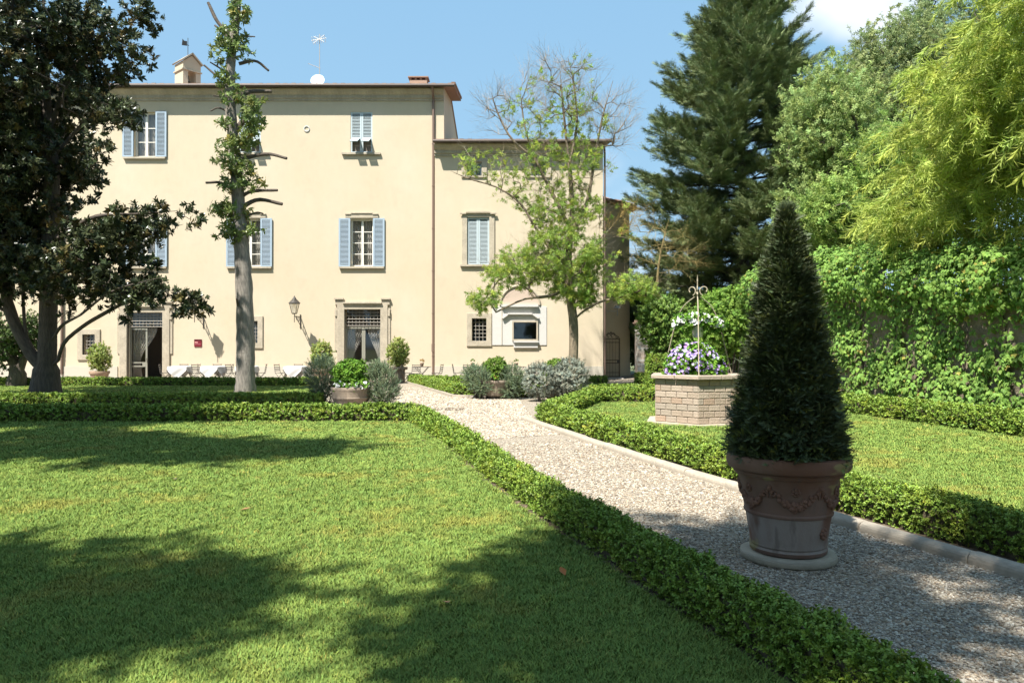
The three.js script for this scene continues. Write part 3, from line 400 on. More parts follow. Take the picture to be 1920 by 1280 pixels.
{ // aerial and dish
  const Z = 40, x = fx(598, Z), yb = 15, a = thing('television_aerial', 'thin white television aerial mast on the villa roof', 'aerial', [x, yb - 0.4, -Z]), top = fy(62, Z) - yb + 0.4;
  obj('mast', rod(V3(0, 0, 0), V3(0, top, 0), 0.018), M.greyIron, a); const y = top - 0.35, el = []; for (let i = 0; i < 7; i++) el.push(rod(V3(-0.38 + i * 0.11, y - 0.14 + 0.02 * i, -0.2), V3(-0.38 + i * 0.11, y + 0.12 + 0.02 * i, 0.2), 0.011)); el.push(rod(V3(-0.45, y, 0), V3(0.36, y + 0.14, 0), 0.014), rod(V3(-0.3, y - 0.18, 0.1), V3(0.26, y + 0.24, 0.1), 0.014), rod(V3(-0.3, y + 0.18, 0.1), V3(0.26, y - 0.1, 0.1), 0.014)); obj('antenna', el, M.white, a); obj('crossbar', rod(V3(-0.62, top * 0.52 + 0.26, 0), V3(0.04, top * 0.52, 0), 0.014), M.greyIron, a);
  const d = thing('satellite_dish', 'white satellite dish below the aerial on the roof', 'satellite dish', [x, fy(156, Z), -Z + 0.3]); const g = lathe([[0.001, 0], [0.15, 0.02], [0.28, 0.07], [0.36, 0.13], [0.365, 0.14], [0.35, 0.14], [0.27, 0.085], [0.15, 0.04], [0.001, 0.02]], 24).rotateX(1.25); obj('dish', g, M.white, d); obj('arm', [rod(V3(0, -0.3, -0.02), V3(0, -0.05, 0.4), 0.014), rod(V3(0, -0.6, -0.1), V3(0, 0, -0.05), 0.03)], M.greyIron, d);
}
// wall lanterns on scrolled brackets
function lantern(pxWall, label) {
  const t = thing('wall_lantern', label, 'lantern', [fx(pxWall), fy(594), -ZF], 0, 'wrought iron lanterns on the villa front');
  const D = 1.05; obj('bracket', [rod(V3(0, 0, 0.02), V3(0, 0, D), 0.022, 6), rod(V3(0, -0.42, 0.02), V3(0, -0.03, D * 0.8), 0.016, 6), rod(V3(0, 0.12, 0.02), V3(0, -0.55, 0.02), 0.03, 6), new THREE.TorusGeometry(0.1, 0.014, 5, 16).rotateY(Math.PI / 2).translate(0, -0.13, D * 0.28), new THREE.TorusGeometry(0.07, 0.014, 5, 14).rotateY(Math.PI / 2).translate(0, -0.1, D * 0.6), rod(V3(0, -0.3, D), V3(0, 0.1, D), 0.018, 6)], M.iron, t);
  const b = sub('lantern_body', t, [0, 0.1, D]); const cs = (r0, y0, r1, y1, w) => [0, 1, 2, 3].map((k) => { const a = k * Math.PI / 2 + Math.PI / 4; return rod(V3(Math.cos(a) * r0, y0, Math.sin(a) * r0), V3(Math.cos(a) * r1, y1, Math.sin(a) * r1), w, 4); });
  obj('cage', [...cs(0.13, 0.02, 0.26, 0.5, 0.014), cyl(0.27, 0.27, 0.03, 0, 0.5, 0, 4).rotateY(Math.PI / 4 * 0), cyl(0.14, 0.1, 0.05, 0, 0.02, 0, 4)], M.iron, b);
  obj('lantern_roof', [cyl(0.1, 0.3, 0.2, 0, 0.62, 0, 4), cyl(0.05, 0.1, 0.1, 0, 0.77, 0, 8), new THREE.SphereGeometry(0.03, 8, 6).translate(0, 0.85, 0)], M.iron, b);
  for (let k = 0; k < 4; k++) { const g = new THREE.BufferGeometry(), a0 = k * Math.PI / 2 + Math.PI / 4, a1 = a0 + Math.PI / 2, c = (a, r, y) => [Math.cos(a) * r, y, Math.sin(a) * r]; g.setAttribute('position', new THREE.Float32BufferAttribute([...c(a0, 0.125, 0.05), ...c(a1, 0.125, 0.05), ...c(a1, 0.25, 0.48), ...c(a0, 0.125, 0.05), ...c(a1, 0.25, 0.48), ...c(a0, 0.25, 0.48)], 3)); g.computeVertexNormals(); obj('lantern_glass', g, M.lampGlass, b); }
  return t;
}
M.lampGlass = phys({ color: lin(0.9, 0.88, 0.82), transmission: 0.8, thickness: 0, roughness: 0.3, side: THREE.DoubleSide });
lantern(563, 'iron wall lantern between the pruned trunk and the curtained double door');
lantern(381, 'iron wall lantern above the small red wall plaque');
{ // red plaque with two lines of pale print
  const c = document.createElement('canvas'); c.width = c.height = 128; const g = c.getContext('2d'); g.fillStyle = '#6e1c26'; g.fillRect(0, 0, 128, 128); g.fillStyle = '#4c0e16'; g.fillRect(0, 0, 128, 30); g.fillStyle = '#f0b9b4'; for (let i = 0; i < 5; i++) g.fillRect(10 + i * 11, 46 - (i % 2) * 5, 8, 12 + (i % 3) * 3); g.fillStyle = '#c98f98'; for (let i = 0; i < 9; i++) g.fillRect(14 + i * 11, 76 + (i % 2) * 3, 7, 6);
  const t = new THREE.CanvasTexture(c); t.colorSpace = THREE.SRGBColorSpace; const p = new THREE.Mesh(new THREE.BoxGeometry(0.37, 0.37, 0.03), [M.pipe, M.pipe, M.pipe, M.pipe, std({ map: t, roughness: 0.4 }), M.pipe]); p.name = 'wall_plaque'; p.position.set(fx(371), fy(643), -ZF + 0.02); scene.add(p); tag(p, 'small square dark red plaque on the yellow wall', 'plaque');
}
// ---------- round tower, gate, pier ----------
{
  const t = thing('round_tower', 'shaded round brown tower beside the villa wing', 'tower', [4.3, 0, -44]);
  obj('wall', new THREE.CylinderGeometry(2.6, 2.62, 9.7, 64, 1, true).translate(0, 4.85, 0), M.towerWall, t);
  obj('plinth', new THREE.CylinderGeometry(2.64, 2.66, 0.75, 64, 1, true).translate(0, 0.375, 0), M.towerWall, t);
  obj('roof', [new THREE.ConeGeometry(2.95, 1.1, 48).translate(0, 10.3, 0), cyl(2.95, 2.7, 0.14, 0, 9.7, 0, 48)], M.tile, t);
  const tg = merge(new THREE.CylinderGeometry(0.09, 0.07, 0.45, 8, 1, false, -Math.PI / 2, Math.PI).rotateX(Math.PI / 2).rotateX(0.35), true);
  for (let i = 0; i < 52; i++) { const a = i / 52 * 6.283; place('roof_tile', tg, i % 3 ? M.tile : M.tileB, t, Math.sin(a) * 2.85, 9.86, Math.cos(a) * 2.85, a); }
}
{ // iron gate standing ajar between wing and pier
  const g = thing('iron_gate', 'rusty wrought iron gate with scrolled crest beside the wing', 'gate', [4.72, 0, -39.2], 0.12);
  const w = 0.98, h = 2.1; obj('post', [rod(V3(-0.08, 0, 0), V3(-0.08, 2.3, 0), 0.035, 6), rod(V3(-0.2, 0, 0.03), V3(-0.2, 2.32, 0.03), 0.03, 6), rod(V3(-0.3, 1.9, 0.0), V3(0, 1.9, 0.0), 0.02, 5)], M.greyIron, g);
  obj('gate_frame', [...frameGeo(0, w, 0.06, h, 0.045, 0.035, 0), bx(w - 0.09, 0.035, 0.03, w / 2, 0.95, 0), bx(w - 0.09, 0.035, 0.03, w / 2, 0.8, 0), bx(w - 0.09, 0.035, 0.03, w / 2, h - 0.22, 0), bx(w - 0.09, 0.03, 0.03, w / 2, 0.3, 0)], M.rustIron, g);
  for (let i = 1; i < 12; i++) obj('bar', rod(V3(w * i / 12, 0.1, 0), V3(w * i / 12, h - 0.04, 0), 0.012, 5), M.rustIron, g);
  const cr = []; for (const k of [-1, 1]) { cr.push(new THREE.TorusGeometry(0.09, 0.018, 6, 16, 4.6).translate(w / 2 + k * 0.1, h + 0.14, 0), tubeOf([V3(w / 2 + k * 0.46, h + 0.02, 0), V3(w / 2 + k * 0.36, h + 0.1, 0), V3(w / 2 + k * 0.26, h + 0.14, 0), V3(w / 2 + k * 0.16, h + 0.27, 0), V3(w / 2 + k * 0.02, h + 0.25, 0)], 0.02, 20, 6), new THREE.TorusGeometry(0.055, 0.015, 6, 14).translate(w / 2 + k * 0.32, h + 0.06, 0)); } cr.push(new THREE.SphereGeometry(0.045, 8, 6).translate(w / 2, h + 0.3, 0)); obj('crest', cr, M.rustIron, g);
  obj('lock', bx(0.1, 0.16, 0.06, w - 0.09, 0.88, 0.0), M.iron, g);
  obj('threshold_slab', bx(1.5, 0.05, 0.7, 4.95, 0.026, -38.5), M.paleStone).userData = { label: 'pale stone threshold slab in front of the iron gate', category: 'slab' };
  const l = thing('bracket_lamp', 'grey bracket lamp reaching out over the iron gate', 'lamp', [XWR + 0.15, fy(583, 38), -38.2]); obj('arm', [rod(V3(-0.1, 0, 0), V3(0.75, 0, 0), 0.015), rod(V3(-0.1, -0.3, 0), V3(0.4, 0, 0), 0.012)], M.greyIron, l); obj('lamp_shade', [cyl(0.1, 0.2, 0.14, 0.78, 0.22, 0, 12), cyl(0.03, 0.03, 0.5, 0.78, 0.02, 0, 8)], M.greyIron, l);
}
{ // brick pier with tile cap
  const Z = 36.2, x0 = (1193 - 960) / F * Z, w = 0.68, p = thing('brick_pier', 'pale weathered brick gate pier with tile cap', 'pier', [x0 + w / 2, 0, -Z]); obj('core', bx(w - 0.03, 2.72, w - 0.03, 0, 1.36, 0), M.paleStone, p);
  const mats = [[0.62, 0.56, 0.48], [0.54, 0.45, 0.37], [0.66, 0.62, 0.56], [0.5, 0.4, 0.32]].map((c) => std({ color: lin(...c), bumpMap: stoneB, bumpScale: 0.01, roughness: 0.95 })), r = rng(90), ga = merge(chamfer(w / 2 - 0.008, 0.085, 0.12)), gb = merge(chamfer(w / 4 - 0.008, 0.085, 0.12));
  for (let j = 0; j < 28; j++) for (let f = 0; f < 2; f++) { const row = j % 2 ? [[-w * 3 / 8, gb], [-0, ga], [w * 3 / 8, gb]] : [[-w / 4, ga], [w / 4, ga]]; for (const [x, g] of row) { const a = f ? -Math.PI / 2 : 0, o = w / 2 - 0.055 + r() * 0.008; const m = place('brick', g, mats[Math.floor(r() * 4)], p, f ? -o : x, 0.05 + j * 0.095, f ? x : o, a); } }
  obj('cap', [bx(w + 0.1, 0.06, w + 0.1, 0, 2.75, 0), bx(w + 0.2, 0.06, w + 0.2, 0, 2.81, 0), bx(w + 0.06, 0.12, w + 0.06, 0, 2.9, 0)], M.tileB, p);
}
// ---------- clipped box hedges ----------
const boxSprigs = [1, 2, 3].map((s) => sprig(200 + s, 11, 0.021, 0.0125, 0.05, 0.95, { twig: 0.0016 }));
M.box = leafMat(0.165, 0.25, 0.034, 0, 0.4, 0.35);
M.boxWood = std({ color: lin(0.16, 0.12, 0.08), roughness: 0.95 });
function hedge(label, pts, w, h, o = {}) {
  const t = thing('box_hedge', label, 'hedge', [0, 0, 0], 0, o.group), q = densify(pts, 0.12), r = rng(o.seed ?? 300 + pts.length * 7 + Math.round(pts[0][0] * 10));
  const L = [0]; for (let i = 1; i < q.length; i++) L.push(L[i - 1] + Math.hypot(q[i][0] - q[i - 1][0], q[i][1] - q[i - 1][1])); const len = L.at(-1);
  const at = (s) => { let i = 1; let lo = 1, hi = q.length - 1; while (lo < hi) { const m = (lo + hi) >> 1; L[m] < s ? lo = m + 1 : hi = m; } i = lo; const f = (s - L[i - 1]) / (L[i] - L[i - 1]), a = q[Math.max(0, i - 3)], b = q[Math.min(q.length - 1, i + 2)], dx = b[0] - a[0], dz = b[1] - a[1], l = Math.hypot(dx, dz); return { x: lerp(q[i - 1][0], q[i][0], f), z: -lerp(q[i - 1][1], q[i][1], f), nx: dz / l, nz: dx / l, tx: dx / l, tz: -dz / l }; };
  const bump = (s, u) => 1 + 0.09 * n3(s * 1.1, u * 2, 3) + 0.08 * n3(s * 3.2, u * 4, 9) + 0.05 * n3(s * 8, u * 9, 4), hgt = (s) => h * (1 + 0.05 * n2(s * 0.8, 2.5) + 0.05 * n2(s * 3, 7));
  // twiggy dark inside
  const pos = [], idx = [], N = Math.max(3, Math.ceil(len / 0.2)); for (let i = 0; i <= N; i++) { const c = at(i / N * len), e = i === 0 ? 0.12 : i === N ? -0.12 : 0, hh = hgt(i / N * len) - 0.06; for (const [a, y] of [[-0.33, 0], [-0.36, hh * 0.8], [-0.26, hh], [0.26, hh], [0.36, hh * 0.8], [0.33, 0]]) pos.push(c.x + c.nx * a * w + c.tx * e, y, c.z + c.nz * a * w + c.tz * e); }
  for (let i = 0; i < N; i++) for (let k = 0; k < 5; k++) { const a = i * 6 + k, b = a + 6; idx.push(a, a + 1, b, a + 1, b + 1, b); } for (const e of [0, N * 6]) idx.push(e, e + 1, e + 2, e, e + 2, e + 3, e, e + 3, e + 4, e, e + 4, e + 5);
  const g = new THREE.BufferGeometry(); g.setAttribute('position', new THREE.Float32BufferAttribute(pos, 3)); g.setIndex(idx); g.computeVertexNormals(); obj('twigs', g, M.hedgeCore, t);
  const per = 2 * h + w, inst = [0, 1, 2].map((k) => new Inst(401 + k)), K = o.dens ?? 1; let s = 0; const stems = [];
  const put = (s, u, c, endN) => {
    const hh = hgt(s), b = bump(s, u), d = Math.hypot(c.x, c.z), sc = clamp(d / 8.5, 0.9, 1.75) * (0.8 + 0.5 * r()); let a, y, n;
    if (endN) { a = (u - 0.5) * w; y = r() * hh; n = V3(c.tx * endN, 0, c.tz * endN); }
    else { const p = u * per; if (p < h) { a = -0.5 * w; y = p / h * hh; n = V3(-c.nx, 0.05, -c.nz); } else if (p < h + w) { a = p - h - w / 2; y = hh; n = V3(0, 1, 0); } else { a = 0.5 * w; y = (per - p) / h * hh; n = V3(c.nx, 0.05, c.nz); }
      const cr = smooth(0.6, 1, Math.abs(a) / (w / 2)) * smooth(0.72, 1, y / hh); a *= 1 - 0.13 * cr; y -= 0.05 * cr * hh; n.x += c.nx * Math.sign(a) * cr; n.z += c.nz * Math.sign(a) * cr; n.y += 0.6 * cr; if (y < 0.1 * hh && r() < 0.6) return; a *= lerp(0.82, 1, smooth(0, 0.35, y / hh)); }
    const depth = -0.05 * Math.pow(r(), 1.5), p = V3(c.x + c.nx * a * b, y * (n.y > 0.8 ? 1 + (b - 1) * 0.55 : 1), c.z + c.nz * a * b).addScaledVector(n, depth - 0.02);
    if (endN) p.x += c.tx * endN * -0.02;
    const dir = n.clone().normalize().multiplyScalar(0.8).add(V3(0, 0.55, 0)).addScaledVector(rdir(r), 0.75).normalize(), tn = tint(r, 0.28, 0.12), yl = smooth(0.25, 0.7, n3(s * 0.9, u * 3, 7)) * 0.25, pd = r();
    if (pd < 0.012) { tn[0] *= 1.5; tn[1] *= 1.15; }
    inst[Math.floor(r() * 3)].add(p, dir, sc, [tn[0] * (1 + yl), tn[1] * (1 + yl * 0.4), tn[2]]);
  };
  while (s < len) { const c0 = at(s), d = Math.hypot(c0.x, c0.z), sc = clamp(d / 8.5, 0.9, 1.75), dens = K * 1500 / (sc * sc), ds = 0.1, n = Math.round(dens * per * ds); for (let i = 0; i < n; i++) { const ss = Math.min(len, s + r() * ds); put(ss, r(), at(ss)); } s += ds; }
  for (const [e, k] of [[0, -1], [len, 1]]) { const c = at(e), d = Math.hypot(c.x, c.z), sc = clamp(d / 8.5, 0.9, 1.75), n = K * 1500 / (sc * sc) * w * h; for (let i = 0; i < n; i++) put(e, r(), c, k); }
  inst.forEach((n, k) => n.mesh('foliage', boxSprigs[k], M.box, t, 'stuff'));
  // bare stems at the foot
  for (let x = 0.1; x < len; x += 0.16 + r() * 0.2) { const c = at(x), d = Math.hypot(c.x, c.z); if (d > 12) break; const a = (r() - 0.5) * w * 0.75; stems.push(rod(V3(c.x + c.nx * a, 0, c.z + c.nz * a), V3(c.x + c.nx * a * 1.25 + (r() - 0.5) * 0.1, h * 0.5, c.z + c.nz * a * 1.25), 0.007, 4)); }
  if (stems.length) obj('stems', stems, M.boxWood, t).userData.kind = 'stuff';
  struct('soil_bed', strip(densify(pts, 0.4), w + (o.bed ?? 0.16), 0.022), M.soil);
  return t;
}
const leftPath = LINE_L.map(([x, d]) => [x + 0.16, d]);
hedge('low box hedge running along the lawn side of the gravel path', leftPath, 0.28, 0.31);
hedge('low box hedge along the kerb on the well lawn side of the path', HEDGE_R, 0.36, 0.36);
hedge('low box hedge closing the far side of the big lawn', [[-2.15, 16.35], [-5, 16.4], [-9, 16.35], [-16.5, 16.3]], 0.34, 0.34);
hedge('low box hedge in front of the pruned trunk and dark tree', [[-5.3, 20.8], [-9, 20.9], [-15, 20.8], [-24, 20.8]], 0.4, 0.3);
hedge('long low box hedge in front of the white clothed tables', [[-8.2, 31.5], [-15, 31.5], [-27, 31.5]], 0.4, 0.3);
hedge('low box hedge bending from the villa door walk behind the planters', [[-4.5, 34], [-1.75, 25.0], [-0.9, 24.5], [2, 24.45], [6.6, 24.5]], 0.45, 0.34);
hedge('short low box hedge below the bare tables by the wing', [[-4.3, 33.4], [0, 33.2], [4.2, 33.2]], 0.4, 0.3);
hedge('low box hedge stub between iron gate and well', [[5.5, 33.2], [8, 33.2]], 0.6, 0.42);
hedge('low box hedge turning behind the brick well', [[0.85, 16.7], [2.35, 22.0], [2.8, 22.5], [8.0, 22.5]], 0.4, 0.36);
hedge('low box hedge at the foot of the ivy wall', [[8.15, 19.8], [8.5, 18], [9.35, 13.4], [10.1, 8.5], [10.7, 4]], 0.48, 0.42);
hedge('taller clipped hedge block behind the brick well', [[5.35, 29.5], [7.6, 29.5]], 0.8, 1.25, { dens: 0.9 });
// ---------- trees ----------
// A tree: hand-set stems, then every point of the crown is joined to the nearest wood below it; thickness follows what each piece carries.
function grow(o) {
  const r = rng(o.seed), nodes = [];
  const addLine = (pts, par) => { const c = new THREE.CatmullRomCurve3(pts), n = Math.max(2, Math.round(c.getLength() / (o.step ?? 0.45))); for (let i = par < 0 ? 0 : 1; i <= n; i++) { nodes.push({ p: c.getPoint(i / n), par, w: 0, kids: [] }); par = nodes.length - 1; } return par; };
  const nearest = (p) => { let b = -1, bd = 1e9; nodes.forEach((n, i) => { const d = n.p.distanceToSquared(p); if (d < bd) { bd = d; b = i; } }); return b; };
  const ends = o.limbs.map((l, i) => addLine(l, i ? nearest(l[0]) : -1)), base = nodes.length, tips = [];
  for (const e of ends) if (o.limbTips) tips.push({ n: e, dir: V3(0, 1, 0), leafy: 1, b: 0 });
  let att = []; o.blobs.forEach((b, bi) => { for (let i = 0; i < b.n; i++) { const d = rdir(r).multiplyScalar(b.shell ? lerp(b.shell, 1, Math.sqrt(r())) : Math.cbrt(r())); att.push({ p: V3(b.c.x + d.x * b.r[0], b.c.y + d.y * b.r[1], b.c.z + d.z * b.r[2]), leafy: r() < (b.leafy ?? 1), b: bi }); } });
  for (const a of att) { a.d = 1e9; for (let i = 0; i < base; i++) a.d = Math.min(a.d, nodes[i].p.distanceToSquared(a.p)); }
  att.sort((a, b) => a.d - b.d);
  for (const a of att) {
    let best = 0, bc = 1e9; for (let i = o.from ?? 2; i < nodes.length; i++) { const n = nodes[i], dx = n.p.x - a.p.x, dy = n.p.y - a.p.y, dz = n.p.z - a.p.z; let c = Math.sqrt(dx * dx + dy * dy + dz * dz); if (dy > 0) c += dy * (o.upBias ?? 0.7); if (i < base) c *= 1.0; if (c < bc) { bc = c; best = i; } }
    const n = nodes[best], d = n.p.distanceTo(a.p), pd = n.par >= 0 ? n.p.clone().sub(nodes[n.par].p).normalize() : V3(0, 1, 0), to = a.p.clone().sub(n.p).normalize();
    const ctrl = n.p.clone().addScaledVector(pd, d * 0.18).addScaledVector(to, d * 0.38).add(V3((r() - 0.5) * 0.2 * d, (o.arch ?? 0.1) * d, (r() - 0.5) * 0.2 * d)), k = Math.max(1, Math.round(d / (o.step ?? 0.45)));
    let par = best; for (let i = 1; i <= k; i++) { const t = i / k, u = 1 - t; nodes.push({ p: V3(u * u * n.p.x + 2 * u * t * ctrl.x + t * t * a.p.x, u * u * n.p.y + 2 * u * t * ctrl.y + t * t * a.p.y, u * u * n.p.z + 2 * u * t * ctrl.z + t * t * a.p.z), par, w: 0, kids: [] }); par = nodes.length - 1; }
    tips.push({ n: par, leafy: a.leafy, b: a.b, len: k });
  }
  for (let i = nodes.length - 1; i >= 0; i--) { const n = nodes[i]; n.w = Math.max(n.w, 1); if (n.par >= 0) { nodes[n.par].w += n.w; nodes[n.par].kids.push(i); } }
  const e = Math.log(nodes[0].w) / Math.log(o.R / o.r0), rad = (w) => o.r0 * Math.pow(w, 1 / e); nodes.forEach((n) => n.rad = rad(n.w));
  const chains = [], geos = []; const walk = [[0, -1]];
  while (walk.length) { let [i, from] = walk.pop(); const pts = [], rr = []; if (from >= 0) { pts.push(nodes[from].p); rr.push(Math.min(nodes[from].rad, nodes[i].rad * 1.25)); } while (i !== undefined) { pts.push(nodes[i].p); rr.push(nodes[i].rad); const ks = nodes[i].kids; let m, mw = -1; for (const k of ks) if (nodes[k].w > mw) { mw = nodes[k].w; m = k; } for (const k of ks) if (k !== m) walk.push([k, i]); i = m; } if (pts.length > 1) { rr[rr.length - 1] *= 0.6; chains.push([pts, rr]); } }
  if (o.flare) { const [pts, rr] = chains[0]; rr.forEach((v, i) => { const y = pts[i].y - pts[0].y; rr[i] = v * (1 + o.flare * Math.exp(-y / (o.flareH ?? 0.35))); }); }
  for (const [pts, rr] of chains) geos.push(limb(pts, rr, rr[0] > 0.15 ? 14 : rr[0] > 0.05 ? 8 : rr[0] > 0.02 ? 5 : 4));
  return { nodes, tips, geos, chains, r };
}
function tree(name, label, category, o) {
  const t = thing(name, label, category, [0, 0, 0], 0, o.group), g = grow(o), { r, nodes } = g;
  obj('trunk', g.geos, o.bark ?? M.bark, t, true);
  const sets = o.sprigs.map((_, k) => new Inst(o.seed * 3 + k)), ctr = o.blobs[0]?.c ?? V3();
  for (const tip of g.tips) { if (!tip.leafy) continue; const n = nodes[tip.n], pd = n.par >= 0 ? n.p.clone().sub(nodes[n.par].p).normalize() : V3(0, 1, 0), N = o.per ?? 6, b = o.blobs[tip.b] ?? {};
    for (let i = 0; i < (b.per ?? N); i++) { let m = n, back = Math.floor(r() * Math.min(3, tip.len ?? 2)); while (back-- > 0 && m.par >= 0) m = nodes[m.par]; const p = m.p.clone().addScaledVector(rdir(r), (o.spread ?? 0.3) * Math.cbrt(r())); const d = pd.clone().multiplyScalar(0.5).addScaledVector(rdir(r), 0.9).add(V3(0, o.lift ?? 0.2, 0)).normalize(); const tn = (o.tints ? o.tints(r, p) : tint(r, 0.25, 0.12)); sets[Math.floor(r() * sets.length)].add(p, d, (o.size ?? 1) * (0.75 + 0.5 * r()), tn); } }
  sets.forEach((s, k) => s.n && s.mesh('crown', o.sprigs[k], o.leaf, t, 'stuff'));
  return { t, g };
}
const blob = (px, py, Z, rx, ry, rz, n, x = {}) => ({ c: px2(px, py, Z), r: [rx, ry, rz ?? rx], n, ...x });
// big magnolia
const magSprigs = [1, 2].map((s) => sprig(500 + s, 13, 0.165, 0.07, 0.16, 1.0, { curl: 0.12, twig: 0.006 }));
M.magLeaf = leafMat(0.042, 0.055, 0.02, 0, 0.6, 0.28);
const magTint = (r) => { const t = tint(r, 0.35, 0.1); if (r() < 0.15) { t[0] *= 2.0; t[1] *= 1.2; t[2] *= 0.9; } return t; };
{
  const Z = 24.3, P = (x, y, dz = 0) => px2(x, y, Z + dz);
  tree('magnolia_tree', 'large dark magnolia with forked trunk on the far lawn', 'tree', { seed: 21, R: 0.36, r0: 0.011, flare: 0.6, flareH: 0.5, bark: M.bark, step: 0.4, from: 6,
    limbs: [[P(84, 748), P(86, 700), P(88, 650), P(90, 560), P(92, 450), P(95, 330), P(85, 200), P(80, 60), P(75, -60)], [P(80, 690), P(62, 670), P(38, 630), P(20, 590), P(8, 540), P(5, 440), P(-15, 330)], [P(60, 668), P(47, 620), P(42, 560), P(40, 480, 1)], [P(20, 618), P(-15, 612), P(-60, 600)], [P(15, 590), P(-10, 570), P(-60, 540)], [P(105, 690), P(118, 645, -0.3), P(150, 615, -0.6), P(190, 590, -1), P(250, 560, -1.2), P(340, 540, -1.5)], [P(96, 640), P(115, 610, -0.6), P(150, 590, -1.2), P(210, 545, -2), P(300, 520, -2.4)], [P(98, 620), P(115, 595, 0.6), P(140, 575, 1), P(200, 520, 1.4)], [P(92, 460), P(130, 430, -1), P(180, 405, -1.6), P(260, 400, -2), P(330, 395, -2)], [P(90, 300), P(135, 250, 0), P(160, 225, 0), P(215, 190, 0)], [P(88, 250), P(140, 120), P(200, 80), P(235, 60)]],
    blobs: [blob(5, 110, Z, 3.1, 3.9, 2.8, 400), blob(165, 90, Z, 1.25, 1.9, 1.3, 46), blob(40, 330, Z, 1.7, 2.0, 2.2, 210), blob(-110, 250, Z, 2.6, 5, 3.0, 200), blob(20, 490, Z, 1.7, 1.4, 1.8, 110), blob(150, 490, Z - 1, 1.8, 1.35, 1.5, 84), blob(255, 545, Z - 1.4, 1.3, 0.75, 1.0, 30), blob(225, 430, Z - 1.5, 1.4, 0.7, 1.0, 30), blob(345, 568, Z - 1.6, 0.6, 0.28, 0.5, 6), blob(320, 400, Z - 2, 0.8, 0.25, 0.6, 7), blob(235, 225, Z - 1, 0.4, 0.4, 0.5, 4), blob(235, 85, Z - 0.5, 0.8, 1.0, 0.8, 10), blob(150, 330, Z, 0.5, 1.1, 0.8, 14), blob(265, 30, Z - 0.5, 0.45, 0.4, 0.5, 6), blob(200, 205, Z - 0.6, 0.6, 0.5, 0.7, 10), blob(195, 290, Z - 0.8, 0.4, 0.5, 0.6, 5)],
    sprigs: magSprigs, leaf: M.magLeaf, per: 8, spread: 0.4, tints: magTint, lift: 0.35 });
}
{ // small evergreen behind it
  const Z = 31, P = (x, y) => px2(x, y, Z); tree('evergreen_tree', 'small round evergreen tree near the villa behind the magnolia', 'tree', { seed: 22, R: 0.3, r0: 0.012, flare: 0.3, limbs: [[P(30, 722), P(32, 695), P(20, 670), P(5, 640)], [P(32, 700), P(45, 670), P(55, 640)]], blobs: [blob(5, 645, Z, 1.15, 1.05, 1.1, 150), blob(60, 625, Z, 0.6, 0.8, 0.8, 70)], sprigs: boxSprigs.slice(0, 1).map(() => sprig(520, 14, 0.09, 0.04, 0.12, 1)), leaf: leafMat(0.07, 0.11, 0.026, 0, 0.4, 0.35), per: 7, spread: 0.28, from: 3 });
}
